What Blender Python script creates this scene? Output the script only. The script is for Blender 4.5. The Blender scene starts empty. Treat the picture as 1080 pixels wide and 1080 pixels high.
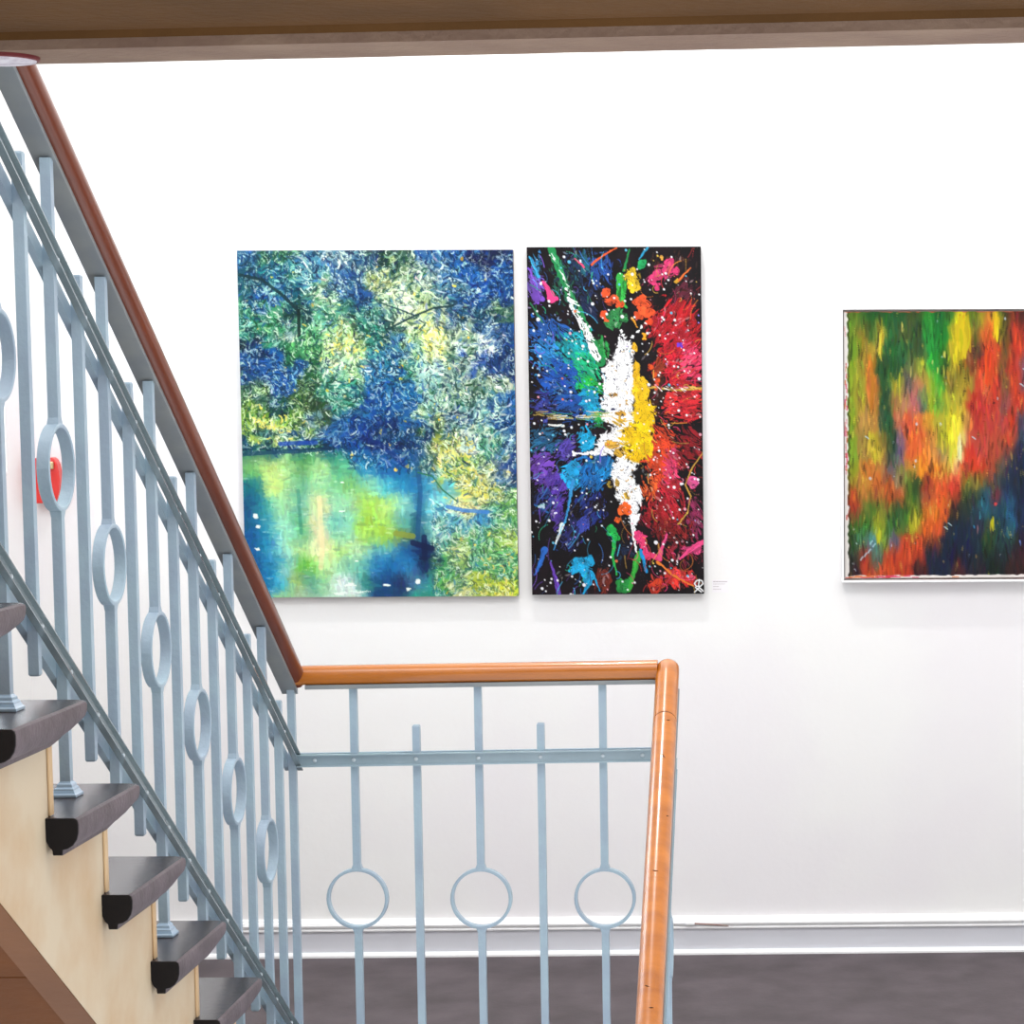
import bpy, math, random
import numpy as np
from mathutils import Matrix, Vector

SC = bpy.context.scene
COL = SC.collection

# ------------------------------------------------------------------ camera
EYE = 1.675
FPX, PITCH, ROLL, SHX, SHY = 2734.6, 0.09357, -0.00459, 353.74, 130.26
cam = bpy.data.cameras.new('camera')
cam.sensor_width = 36.0
cam.sensor_fit = 'HORIZONTAL'
cam.lens = FPX / 1080 * 36
cam.shift_x = -SHX / 1080
cam.shift_y = SHY / 1080
cam.clip_start = 0.05
camo = bpy.data.objects.new('camera', cam)
COL.objects.link(camo)
fw = Vector((0, math.cos(PITCH), -math.sin(PITCH)))
up = Vector((0, math.sin(PITCH), math.cos(PITCH)))
rt = Vector((1, 0, 0))
cr, sr = math.cos(ROLL), math.sin(ROLL)
r2 = rt * cr + up * sr
u2 = up * cr - rt * sr
M = Matrix((r2, u2, -fw)).transposed().to_4x4()
M.translation = Vector((0, 0, EYE))
camo.matrix_world = M
SC.camera = camo

# ------------------------------------------------------------------ light
SC.view_settings.view_transform = 'Standard'
SC.view_settings.look = 'None'
SC.view_settings.gamma = 1
SC.view_settings.use_curve_mapping = False
SC.view_settings.exposure = 0.14

w = bpy.data.worlds.new('daylight')
SC.world = w
w.use_nodes = True
bg = w.node_tree.nodes['Background']
bg.inputs[0].default_value = (0.94, 0.965, 1.0, 1)
bg.inputs[1].default_value = 1.4


def area(name, loc, target, size, size_y, power, color=(1, 1, 1), spread=math.pi):
    l = bpy.data.lights.new(name, 'AREA')
    l.shape = 'RECTANGLE'
    l.size, l.size_y, l.energy, l.color, l.spread = size, size_y, power, color, spread
    o = bpy.data.objects.new(name, l)
    COL.objects.link(o)
    o.location = loc
    o.rotation_euler = (Vector(target) - Vector(loc)).to_track_quat('-Z', 'Y').to_euler()
    return o


area('picture_light', (-0.88, 6.62, 4.35), (-0.7, 7.45, 1.0), 0.12, 0.10, 38, (1.0, 0.99, 0.97))
area('hall_fill', (0.3, 4.3, 4.45), (0.2, 6.2, 0.5), 4.6, 1.6, 105, (1.0, 0.99, 0.98))  # added overhead fill for the picture wall; no skylight is built
area('window_daylight', (-2.75, 6.75, 2.3), (0, 5.6, 0.9), 1.2, 1.4, 40, (0.78, 0.9, 1.0))


# ------------------------------------------------------------------ helpers
def lin(c):
    if isinstance(c, str):
        c = [int(c[i:i + 2], 16) / 255 for i in (0, 2, 4)]
    return tuple((x / 12.92 if x <= 0.04045 else ((x + 0.055) / 1.055) ** 2.4) for x in c)


def mat(name, col, rough=0.5, metal=0.0, col2=None, scale=8, stretch=(1, 1, 1), bump=0.0, bscale=60,
        lo=0.35, hi=0.65, coat=0.0, detail=4, spec=0.5):
    m = bpy.data.materials.new(name)
    m.use_nodes = True
    nt = m.node_tree
    b = nt.nodes['Principled BSDF']
    b.inputs['Roughness'].default_value = rough
    b.inputs['Metallic'].default_value = metal
    b.inputs['Specular IOR Level'].default_value = spec
    b.inputs['Coat Weight'].default_value = coat
    b.inputs['Coat Roughness'].default_value = 0.12
    b.inputs['Base Color'].default_value = (*lin(col), 1)
    tc = nt.nodes.new('ShaderNodeTexCoord')
    mp = nt.nodes.new('ShaderNodeMapping')
    mp.inputs['Scale'].default_value = stretch
    nt.links.new(tc.outputs['Object'], mp.inputs[0])
    if col2:
        n = nt.nodes.new('ShaderNodeTexNoise')
        n.inputs['Scale'].default_value = scale
        n.inputs['Detail'].default_value = detail
        nt.links.new(mp.outputs[0], n.inputs['Vector'])
        r = nt.nodes.new('ShaderNodeValToRGB')
        r.color_ramp.elements[0].position = lo
        r.color_ramp.elements[1].position = hi
        r.color_ramp.elements[0].color = (*lin(col), 1)
        r.color_ramp.elements[1].color = (*lin(col2), 1)
        nt.links.new(n.outputs[0], r.inputs[0])
        nt.links.new(r.outputs[0], b.inputs['Base Color'])
    if bump:
        n2 = nt.nodes.new('ShaderNodeTexNoise')
        n2.inputs['Scale'].default_value = bscale
        n2.inputs['Detail'].default_value = 5
        nt.links.new(mp.outputs[0], n2.inputs['Vector'])
        bp = nt.nodes.new('ShaderNodeBump')
        bp.inputs['Strength'].default_value = bump
        bp.inputs['Distance'].default_value = 0.01
        nt.links.new(n2.outputs[0], bp.inputs['Height'])
        nt.links.new(bp.outputs[0], b.inputs['Normal'])
    return m


class MB:
    def __init__(self):
        self.v, self.f = [], []

    def add(self, vs, fs):
        o = len(self.v)
        self.v += [tuple(p) for p in vs]
        self.f += [tuple(i + o for i in q) for q in fs]
        return self

    def box(self, x0, x1, y0, y1, z0, z1):
        return self.add([(x0, y0, z0), (x1, y0, z0), (x1, y1, z0), (x0, y1, z0),
                         (x0, y0, z1), (x1, y0, z1), (x1, y1, z1), (x0, y1, z1)],
                        [(0, 3, 2, 1), (4, 5, 6, 7), (0, 1, 5, 4), (1, 2, 6, 5), (2, 3, 7, 6), (3, 0, 4, 7)])

    def rings(self, loops, closed=True, caps=True):
        n = len(loops[0])
        vs = [p for l in loops for p in l]
        fs = []
        for i in range(len(loops) - 1):
            for k in range(n if closed else n - 1):
                a, b = i * n + k, i * n + (k + 1) % n
                fs.append((a, b, b + n, a + n))
        if caps:
            fs.append(tuple(range(n - 1, -1, -1)))
            fs.append(tuple((len(loops) - 1) * n + k for k in range(n)))
        return self.add(vs, fs)

    def sweep(self, prof, path, side, caps=True):
        """profile points (a, b): a along 'side' direction per path vertex, b up; mitred at corners.
        side: list of horizontal unit vectors (per path vertex, already mitre scaled)"""
        loops = []
        for p, s in zip(path, side):
            p, s = Vector(p), Vector(s)
            loops.append([p + s * a + Vector((0, 0, 1)) * b for a, b in prof])
        return self.rings(loops, caps=caps)

    def tube(self, path, r, seg=12, sx=1.0):
        path = [Vector(p) for p in path]
        loops = []
        for i, p in enumerate(path):
            t = (path[min(i + 1, len(path) - 1)] - path[max(i - 1, 0)]).normalized()
            a = Vector((0, 0, 1)) if abs(t.z) < 0.95 else Vector((1, 0, 0))
            x = t.cross(a).normalized()
            y = x.cross(t).normalized()
            rr = r[i] if isinstance(r, (list, tuple)) else r
            loops.append([p + x * (math.cos(q) * rr * sx) + y * (math.sin(q) * rr) for q in
                          [2 * math.pi * k / seg for k in range(seg)]])
        return self.rings(loops)

    def build(self, name, m, parent=None, bevel=0, smooth=False, kind=None, label=None, loc=None):
        me = bpy.data.meshes.new(name)
        me.from_pydata(self.v, [], self.f)
        me.validate()
        import bmesh
        bm = bmesh.new()
        bm.from_mesh(me)
        bmesh.ops.recalc_face_normals(bm, faces=bm.faces)
        bm.to_mesh(me)
        bm.free()
        me.materials.append(m)
        o = bpy.data.objects.new(name, me)
        COL.objects.link(o)
        if parent:
            o.parent = parent
            o.matrix_parent_inverse = Matrix()
        if bevel:
            bv = o.modifiers.new('bevel', 'BEVEL')
            bv.width = bevel
            bv.segments = 2
            bv.limit_method = 'ANGLE'
        if smooth:
            me.shade_smooth()
            me.set_sharp_from_angle(angle=math.radians(40))
        if kind:
            o['kind'] = kind
        if label:
            o['label'] = label
        return o


def root(name, label, cat, group=None, loc=(0, 0, 0), rz=0):
    o = bpy.data.objects.new(name, None)
    COL.objects.link(o)
    o.location = loc
    o.rotation_euler = (0, 0, rz)
    o['label'] = label
    o['category'] = cat
    if group:
        o['group'] = group
    return o


def tag(o, label, cat, group=None):
    o['label'] = label
    o['category'] = cat
    if group:
        o['group'] = group


# ------------------------------------------------------------------ materials
WALL = mat('white_plaster', 'f3f2f0', 0.85, col2='f0edee', scale=1.6, lo=0.45, hi=0.62, bump=0.05, bscale=45, detail=8)
FLOOR = mat('grey_linoleum', '453d3f', 0.6, col2='5c5256', scale=7.0, stretch=(1, .8, 1), detail=12, bump=0.06, bscale=70, lo=.3, hi=.7, spec=.3)
SKIRT = mat('grey_white_gloss_paint', 'dcdde3', 0.4)
WHITE = mat('white_gloss_paint', 'fbfbfb', 0.35)
BROWN = mat('brown_painted_plaster', '5a3c1c', 0.75, col2='503518', scale=5, detail=8, bump=0.25, bscale=60, spec=.15)
LIP = mat('bounce_lit_plaster_edge', '8a7260', 0.8, col2='785f50', scale=9, detail=8, bump=0.3, bscale=90)  # paler than the slab: bounced light from the well put into the colour
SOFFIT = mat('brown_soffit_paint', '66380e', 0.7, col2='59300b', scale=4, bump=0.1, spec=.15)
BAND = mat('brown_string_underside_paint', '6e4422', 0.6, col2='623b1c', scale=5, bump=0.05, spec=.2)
CREAM = mat('cream_oil_paint', 'd0bfa4', 0.5, col2='bf996c', scale=4, detail=7, bump=0.08, bscale=30, lo=0.42, hi=0.7)  # tan noise patches stand in for shade under the nosings
TAN = mat('tan_riser_paint', 'd9ba90', 0.5, col2='cfae84', scale=9)
TREAD = mat('dark_grey_tread_linoleum', '2f292b', 0.27, col2='3d3639', scale=14, stretch=(1, 5, 1), detail=8, bump=0.12, bscale=40, spec=.6)
NOSE = mat('dark_grey_nosing_rubber', '665b60', 0.55, col2='554b4f', scale=18, detail=8, bump=0.2, bscale=120)
CAP = mat('black_nosing_end_rubber', '110d0e', 0.7, bump=0.1, spec=.25)
RAILD = mat('left_flight_rail_grey', '7b8a8f', 0.16, col2='707f84', scale=14, spec=1.0, coat=.5)  # darker grey, used on the near rails of the left flight only
IRON = mat('pale_blue_grey_iron_paint', 'a0b7c4', 0.36, col2='98aabb', scale=14, detail=6, bump=0.12, bscale=110, spec=.6)
RAIL = mat('grey_blue_rail_paint', '9db1bb', 0.25, col2='94a8b2', scale=14, detail=6, bump=0.05, bscale=110, spec=.7)
PLATE = mat('grey_handrail_plate_paint', '8c9090', 0.45, col2='80868a', scale=14)
RIVET = mat('pale_rivet_paint', 'c3ced4', 0.3, spec=.7)
SHOE = mat('glossy_blue_base_paint', '9db8d0', 0.15, spec=.9, coat=.5)
GLASS = mat('clear_window_glass', 'ffffff', 0.0)
GLASS.node_tree.nodes['Principled BSDF'].inputs['Transmission Weight'].default_value = 1.0
RED = mat('red_enamel', 'd8261e', 0.3, spec=.7)
BRASS = mat('brass', 'c8b48a', 0.3, 0.9)


def wood(name, a, b):
    m = mat(name, a, 0.28, col2=b, scale=9, stretch=(1, 1, 1), detail=9, bump=0.04, bscale=70, coat=0.6, lo=.3, hi=.75)
    return m


WOOD = wood('varnished_beech', 'c8761f', 'a45a10')
WOOD_SHADED = wood('shaded_varnished_beech', '74351c', '5e2913')  # same beech, with the left handrail's shade put into the colour
for m_, st in ((WOOD, (3, 30, 30)), (WOOD_SHADED, (30, 3, 5))):
    for n in m_.node_tree.nodes:
        if n.type == 'MAPPING':
            n.inputs['Scale'].default_value = tuple(s / 10 for s in st)
WOOD_SHADED.node_tree.nodes['Principled BSDF'].inputs['Coat Weight'].default_value = 0.15
SEAM = mat('dark_joint', '3a1c0e', 0.7)

# ------------------------------------------------------------------ room
WY, WROT = 7.6517, 0.0212      # picture wall: passes (-1.01, WY), turned slightly
XL = -2.415


def wy(x):
    return WY + WROT * (x + 1.01)


H = 4.6
XR = 3.4
mb = MB()
mb.add([(XL - .2, wy(XL - .2), -0.3), (XR + .2, wy(XR + .2), -0.3), (XR + .2, wy(XR + .2) + .25, -0.3), (XL - .2, wy(XL - .2) + .25, -0.3),
        (XL - .2, wy(XL - .2), H), (XR + .2, wy(XR + .2), H), (XR + .2, wy(XR + .2) + .25, H), (XL - .2, wy(XL - .2) + .25, H)],
       [(0, 3, 2, 1), (4, 5, 6, 7), (0, 1, 5, 4), (1, 2, 6, 5), (2, 3, 7, 6), (3, 0, 4, 7)])
mb.build('wall_back', WALL, kind='structure')
# left wall with a window opening
WIN = (6.1, 7.47, 1.45, 3.15)
mb = MB()
mb.box(XL - .2, XL, 2.2, WIN[0], -1.5, H)
mb.box(XL - .2, XL, WIN[1], 7.66, -1.5, H)
mb.box(XL - .2, XL, WIN[0], WIN[1], -1.5, WIN[2])
mb.box(XL - .2, XL, WIN[0], WIN[1], WIN[3], H)
mb.build('wall_left', WALL, kind='structure')
MB().box(XR, XR + .2, 2.2, wy(XR), -1.5, H).build('wall_right', WALL, kind='structure')
MB().box(XL, XR, 5.70, wy(XR), -0.22, 0).build('floor', FLOOR, kind='structure')
MB().box(XL - .2, XR + .2, 3.3, wy(XR) + .3, H, H + .1).build('ceiling', WALL, kind='structure')
win = bpy.data.objects.new('window_1', None)
COL.objects.link(win)
win['kind'] = 'structure'
mb = MB()
for a in (WIN[0], (WIN[0] + WIN[1]) / 2 - .03, WIN[1] - .06):
    mb.box(XL - .12, XL - .06, a, a + .06, WIN[2], WIN[3])
for a in (WIN[2], 2.35, WIN[3] - .06):
    mb.box(XL - .118, XL - .062, WIN[0], WIN[1], a, a + .06)
mb.build('window_frame', WHITE, win)
MB().box(XL - .092, XL - .088, WIN[0] + .02, WIN[1] - .02, WIN[2] + .02, WIN[3] - .02).build('window_pane', GLASS, win)
MB().box(XL - .1, XL + .004, WIN[0] - .02, WIN[1] - .003, WIN[2] - .001, WIN[2] + .012).build('window_sill', WHITE, win, bevel=.004)

# baseboard of the picture wall: shoe strip, board, grooved top moulding
bb = bpy.data.objects.new('baseboard_back', None)
COL.objects.link(bb)
bb['kind'] = 'structure'
bb.location = (-1.01, WY, 0)
bb.rotation_euler = (0, 0, WROT)


def skirt(prof, name, m):
    x0, x1 = XL + 1.01, XR + 1.0
    mb = MB()
    mb.rings([[(x, -a, b) for a, b in prof] for x in (x0, x1)])
    mb.build(name, m, bb)


skirt([(0, 0), (.026, 0), (.026, .006), (.022, .0125), (.016, .0145), (0, .0145)], 'shoe_strip', WHITE)
skirt([(0, .0145), (.013, .0145), (.013, .0785), (0, .0785)], 'skirting_board', SKIRT)
skirt([(0, .0785), (.020, .0785), (.021, .082), (.019, .0855), (.015, .0865), (.015, .0895), (.022, .0905), (.024, .096), (.021, .103),
       (.012, .106), (.011, .110), (.006, .1135), (0, .1135)], 'top_moulding', WHITE)
# left wall skirting
mb = MB()
mb.box(XL + .0003, XL + .014, 5.75, wy(XL) - .001, 0.0005, .11)
mb.build('baseboard_left', SKIRT, kind='structure')

# upper slab over the camera; its edge crosses the top of the view
psi = 0.149
slab = bpy.data.objects.new('trim_1', None)
COL.objects.link(slab)
slab['kind'] = 'structure'
slab.location = (-0.408, 3.2346, 0)
slab.rotation_euler = (0, 0, -psi * 0.86)
ZL = 2.09
rng = random.Random(4)
N = 140
xs = [-0.72 + i * (4.4 / N) for i in range(N + 1)]
jag = [rng.uniform(-.0015, .0015) for _ in xs]
mb = MB()
mb.rings([[(x, -0.131, ZL), (x, j, ZL), (x, j * .5 + .003, ZL + .03), (x, 0.0, ZL + .30), (x, -0.131, ZL + .30)] for x, j in zip(xs, jag)])
mb.build('ceiling_edge_lip', LIP, slab)
mb = MB()
mb.rings([[(x, -4.6, ZL + .0175), (x, -.16, ZL + .0175), (x, -.150, ZL + .0215), (x, -.137, ZL + .0215), (x, -.1315, ZL + .012), (x, -.1315, ZL + .29), (x, -4.6, ZL + .29)] for x in (xs[0], xs[-1])])
mb.build('ceiling_underside', BROWN, slab)

# ------------------------------------------------------------------ stair flight on the left
D0, XC, G, SL = 5.79196, -1.25128, 0.28, 0.61672
RISE = SL * G
T1Z = EYE - 0.4662
HG = G / 2
XW = XL + .003
XS = -1.219                      # outer face of the string


def dn(n):
    return D0 - n * HG


stair = root('staircase', 'cream closed-riser staircase with dark grey treads rising on the left', 'staircase')
prof = [(0, 0), (.046, 0), (.0505, -.003), (.052, -.010), (.0515, -.023), (.049, -.033), (.043, -.042), (.035, -.047), (.027, -.049), (.026, -.0575),
        (.012, -.0575), (.011, -.049), (.006, -.044), (.002, -.035), (0, -.022)]
JT = list(range(-3, 8))
for j in JT:
    z = T1Z - (j - 1) * RISE
    yn, yf = dn(15.54 - 2 * (j - 1)), dn(12.985 - 2 * (j - 1))
    xo = XC + .0821
    xi = xo - .052
    fl = yf - .052
    # tread board
    t = MB().box(XW, xi, yn + .035, fl, z - .028, z).build('tread', TREAD, stair)
    # nosing runs along the outer end and returns across the front
    mb = MB()
    path = [(xi, yn, z), (xi, yn + .1, z), (xi, fl - .07, z), (xi, fl - .02, z), (xi, fl, z), (xi, fl, z), (xi, fl, z), (xi - .03, fl, z), (XW, fl, z)]
    side = [(1, 0, 0), (1, 0, 0), (1, 0, 0), (1, 0, 0), (1, .7, 0), (.93, .93, 0), (.7, 1, 0), (0, 1, 0), (0, 1, 0)]
    fall = [1, 1, 1, .9, .72, .66, .66, .8, .8]
    mb.rings([[Vector(p) + Vector(s_) * a + Vector((0, 0, b * k)) for a, b in prof] for p, s_, k in zip(path, side, fall)])
    no = mb.build('nosing', NOSE, t, smooth=True)
    no.data.materials.append(TREAD)
    for q in no.data.polygons:
        if q.normal.z > .9:
            q.material_index = 1
            q.use_smooth = False
    mb = MB()
    mb.sweep([(a * .985 + .0003, b * .985 - .0003) for a, b in prof], [(xi, yn - .004, z), (xi, yn + .0005, z)], [(1, 0, 0), (1, 0, 0)])
    mb.build('nosing_end_cap', CAP, t, bevel=.0012)
    # riser under this tread's front, standing on the next tread down
    zr = z - RISE
    ry = dn(15.54 - 2 * j) + .008
    if zr > -.01:
        mb = MB()
        mb.box(XW, XS - .0008, ry, ry + .022, max(zr, 0), z - .03)
        rr = mb.build('riser', TAN, stair, bevel=.002)
        mb = MB()
        mb.tube([(XS - .03, ry + .024, zr + .012), (XS - .03, ry + .024, zr + .05)], [.016, .013], 12)
        mb.build('riser_foot_block', TAN, rr, smooth=True)
        mb = MB().box(XS, XS + .004, ry + .004, ry + .022, max(zr, 0) + .001, z - .045)
        mb.build('riser_edge_strip', TAN, rr, bevel=.0015)

# string: sawtooth top, straight sloping bottom


def zsoff(y):
    return .9505 - .641 * (y - 3.6728)


pts = []
for j in JT:
    z = T1Z - (j - 1) * RISE - .029
    pts.append((dn(15.54 - 2 * (j - 1)) + .012, z))
    pts.append((dn(15.54 - 2 * j) + .012, z))
pts = [(pts[0][0], pts[0][1])] + pts[1:]
yend = pts[-1][0]
lo = []
for (y, z) in reversed(pts):
    lo.append((y, max(zsoff(y), -.2)))
poly = pts
mb = MB()
n = len(pts)
vs = []
for X in (XS, XS - .05):
    vs += [(X, y, z) for y, z in pts]
    vs += [(X, y, min(max(zsoff(y), -.2), z - .02)) for y, z in pts]
fs = []
for k in range(n - 1):
    fs.append((k, k + 1, n + k + 1, n + k))
    fs.append((2 * n + k, 3 * n + k, 3 * n + k + 1, 2 * n + k + 1))
    fs.append((k, 2 * n + k, 2 * n + k + 1, k + 1))
fs.append((0, n, 3 * n, 2 * n))
fs.append((n - 1, 3 * n - 1, 4 * n - 1, 2 * n - 1))
mb.add(vs, fs)
mb.build('string', CREAM, stair)
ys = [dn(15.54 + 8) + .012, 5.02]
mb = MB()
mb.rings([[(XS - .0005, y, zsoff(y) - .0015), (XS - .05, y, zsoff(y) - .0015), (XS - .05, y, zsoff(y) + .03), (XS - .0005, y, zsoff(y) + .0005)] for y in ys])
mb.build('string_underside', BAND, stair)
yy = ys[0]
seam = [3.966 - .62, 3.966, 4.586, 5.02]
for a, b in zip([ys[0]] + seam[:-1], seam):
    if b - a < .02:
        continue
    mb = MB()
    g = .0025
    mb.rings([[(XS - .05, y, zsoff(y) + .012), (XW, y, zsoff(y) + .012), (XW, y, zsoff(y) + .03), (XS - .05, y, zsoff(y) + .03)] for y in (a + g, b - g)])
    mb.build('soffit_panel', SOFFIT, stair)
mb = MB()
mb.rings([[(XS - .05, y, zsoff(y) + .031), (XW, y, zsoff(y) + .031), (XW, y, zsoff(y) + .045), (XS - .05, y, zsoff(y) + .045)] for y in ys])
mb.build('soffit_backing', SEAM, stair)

# ------------------------------------------------------------------ balustrades
BAR = .0082          # half width of a square bar
RR = .0695           # ring outer radius
zh0, zu0, zl0, zr0 = EYE - .665, EYE - .824, EYE - 1.475, EYE - 1.149
railprof = [(0, -.014), (.0035, -.014), (.012, -.014), (.012, -.0115), (.0035, -.0105), (.0035, .0105), (.012, .0115), (.012, .014), (0, .014)]


class Frame:
    """a balustrade plane: origin, horizontal direction d, normal towards the viewer n, slope"""

    def __init__(s, o, d, slope):
        s.o, s.d, s.sl = Vector(o), Vector(d).normalized(), slope
        s.n = Vector((s.d.y, -s.d.x, 0))

    def P(s, t, z, off=0.0):
        q = s.o + s.d * t + s.n * off
        return Vector((q.x, q.y, z + s.sl * t))


def bar(F, t, z0, z1, parent, ring=None, name='baluster', top_follow=False):
    """z0,z1,ring are absolute heights"""
    def seg(mb, a, b):
        loops = []
        e = .003
        for zz, k in ((a, .75), (a + e, 1), (b - e, 1), (b, .75 if not top_follow else 1)):
            loops.append([F.o + F.d * (t + i * BAR * k) + F.n * (j_ * BAR * k) + Vector((0, 0, zz)) for i, j_ in ((-1, -1), (1, -1), (1, 1), (-1, 1))])
        mb.rings(loops)
    mb = MB()
    if ring is None:
        seg(mb, z0, z1)
    else:
        seg(mb, ring + RR - .003, z1)
        seg(mb, z0, ring - RR + .003)
    b = mb.build(name, IRON, parent)
    if ring is not None:
        mb = MB()
        S = 40
        loops = []
        ri = RR - .0068
        w_ = .0092
        for k in range(S + 1):
            a = 2 * math.pi * k / S
            c, s_ = math.cos(a), math.sin(a)
            base = F.o + F.d * t
            L = []
            for r, o in ((RR, -w_), (RR, w_), (RR - .0015, w_ + .001), (ri + .0015, w_ + .001), (ri, w_), (ri, -w_), (ri + .0015, -w_ - .001), (RR - .0015, -w_ - .001)):
                L.append(base + F.d * (c * r) + F.n * o + Vector((0, 0, ring + s_ * r)))
            loops.append(L)
        mb.rings(loops, caps=False)
        # small weld collars where the bar meets the ring
        for sg in (1, -1):
            c0 = F.o + F.d * t + Vector((0, 0, ring + sg * (RR + .003)))
            L = []
            for hh, k in ((-.006 * sg, 1.5), (.006 * sg, 1.02)):
                L.append([c0 + F.d * (i * BAR * k) + F.n * (j_ * BAR * min(k, 1.15)) + Vector((0, 0, hh)) for i, j_ in ((-1, -1), (1, -1), (1, 1), (-1, 1))])
            mb.rings(L)
        mb.build('ring', IRON, b, smooth=True)
    return b


def rails(F, t0, t1, z, parent, name, rivets, RAIL=RAIL):
    """a pair of channel bars clamping the balusters; rivets on the near one"""
    out = None
    for sgn in (1, -1):
        mb = MB()
        loops = []
        for t in (t0, t1):
            loops.append([F.P(t, z + b, sgn * (BAR + a)) for a, b in railprof])
        mb.rings(loops)
        o = mb.build(name, RAIL if sgn == 1 else IRON, parent)
        if sgn == 1:
            out = o
    for t in rivets:
        mb = MB()
        c = F.P(t, z, BAR + .0035)
        L = []
        for h, r in ((-.001, .0046), (.0018, .0046), (.0034, .0034), (.0042, .0015)):
            L.append([c + F.n * h + F.d * (r * math.cos(q)) + Vector((0, 0, r * math.sin(q))) for q in [2 * math.pi * k / 10 for k in range(10)]])
        mb.rings(L)
        mb.build('rivet', RIVET, out, smooth=True)
    # distance pieces between the two channels at each bar
    return out


def shoe(F, t, z, parent):
    mb = MB()
    L = []
    for h, k in ((0, .0208), (.0045, .0208), (.0065, .0185), (.0115, .0160), (.0135, .0160), (.0155, .0132), (.0205, .0122), (.0225, .0100), (.0245, .0090)):
        L.append([F.o + F.d * (t + i * k) + F.n * (j_ * k) + Vector((0, 0, z + h)) for i, j_ in ((-1, -1), (1, -1), (1, 1), (-1, 1))])
    mb.rings(L)
    mb.build('base_shoe', SHOE, parent, bevel=.001)


def railshape(seg=20):
    # rounded handrail section, flat underneath
    P = []
    for k in range(seg):
        a = 2 * math.pi * k / seg
        x, y = .0262 * math.cos(a), .0215 * math.sin(a)
        P.append((x, max(y, -.0185)))
    return P


# left flight (n counts half treads up from the landing corner)
FL = Frame((XC, D0, 0), (0, -1, 0), SL)
FL.n = Vector((1, 0, 0))
bl = root('stair_balustrade', 'blue-grey iron balustrade climbing the left flight with reddish wooden handrail', 'balustrade')
TMAX = 16.6
for n in range(1, 17):
    t = n * HG
    zu, zl = zu0 + SL * t, zl0 + SL * t
    if n % 2 == 0:
        longer = n in (16, 14, 12, 8, 4)
        if longer:
            j = (16 - n) / 2
            ztr = T1Z - (j - 1) * RISE
            z0 = ztr + .02
        else:
            z0 = zl - .075
            if n == 2:
                z0 = zl - .09
        b = bar(FL, t, z0, zh0 + SL * t, bl, ring=zr0 + SL * t, top_follow=True)
        if longer:
            shoe(FL, t, ztr + .0005, b)
    else:
        bar(FL, t, zl - .077, zu + .070, bl)
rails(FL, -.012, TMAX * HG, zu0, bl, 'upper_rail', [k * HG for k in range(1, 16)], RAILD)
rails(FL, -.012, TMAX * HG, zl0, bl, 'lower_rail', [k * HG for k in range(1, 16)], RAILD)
# handrail with its flat iron plate
mb = MB()
L = []
for t in (-.004, .5, 1.0, 1.6, TMAX * HG):
    L.append([FL.P(t, zh0 + .010 + .0245 + b * 1.3, .004 + a * 1.1) for a, b in railshape()])
mb.rings(L)
hl = mb.build('handrail', WOOD_SHADED, bl, smooth=True)
mb = MB()
L = []
for t in (-.010, TMAX * HG):
    L.append([FL.P(t, zh0 + b, a) for a, b in ((-.0225, 0), (.0135, 0), (.0135, .0105), (-.0225, .0105))])
mb.rings(L)
mb.build('handrail_plate', PLATE, bl, bevel=.001)

# landing section
FM = Frame((XC, D0, 0), (1, 0, 0), .0115)
FM.n = Vector((0, -1, 0))
bm_ = root('landing_balustrade', 'level blue-grey balustrade with three rings under an orange wooden handrail', 'balustrade')
zLr = EYE - 1.1357
LEN = .847
bar(FM, 0, .0, zh0 + .008, bm_, name='corner_post')
shoe(FM, 0, .0005, bm_.children[0])
for k in range(1, 6):
    t = k * HG
    if k % 2:
        b = bar(FM, t, .02, zh0 + .0115 * t + .006, bm_, ring=zLr - .0005 * k, top_follow=True)
        shoe(FM, t, .0005, b)
    else:
        bar(FM, t, zl0 - .07, zu0 + .0115 * t + .080, bm_)
cp = bar(FM, 6 * HG, .0, zh0 + .02, bm_, name='corner_post')
shoe(FM, 6 * HG, .0005, cp)
rails(FM, .012, LEN - .012, zu0 + .004, bm_, 'upper_rail', [.052] + [k * HG for k in range(1, 6)] + [.789])
rails(FM, .012, LEN - .012, zl0, bm_, 'lower_rail', [k * HG for k in range(1, 6)])
zc = zh0 + .006 + .010 + .0185
mb = MB()
L = []
for t in (.010, .2, .5, LEN - .022):
    L.append([FM.P(t, zc + .001 + b * 1.08, a * .9) for a, b in railshape()])
mb.rings(L)
mb.build('handrail', WOOD, bm_, smooth=True)
mb = MB()
L = []
for t in (.035, LEN - .02):
    L.append([FM.P(t, zc - .0185 - .0095 + b, a) for a, b in ((-.02, 0), (.02, 0), (.02, .0095), (-.02, .0095))])
mb.rings(L)
mb.build('handrail_plate', PLATE, bm_, bevel=.001)

# descending flight on the right, coming towards the viewer
FR = Frame((XC + LEN, D0, 0), (.024, -1, 0), -SL)
FR.n = Vector((1, .024, 0)).normalized()
br = root('descending_balustrade', 'balustrade going down towards the viewer under a scratched orange handrail', 'balustrade')
zcr = zc + .012
for k in range(1, 13):
    t = k * HG
    if k % 2 == 1:
        bar(FR, t, zl0 - SL * t - .045, zh0 - SL * t + .012, br, ring=zLr - SL * t, top_follow=True)
    else:
        bar(FR, t, zl0 - SL * t - .077, zu0 - SL * t + .07, br)
rails(FR, .012, 12.6 * HG, zu0, br, 'upper_rail', [k * HG for k in range(1, 12)])
rails(FR, .012, 12.6 * HG, zl0, br, 'lower_rail', [k * HG for k in range(1, 12)])
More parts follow.
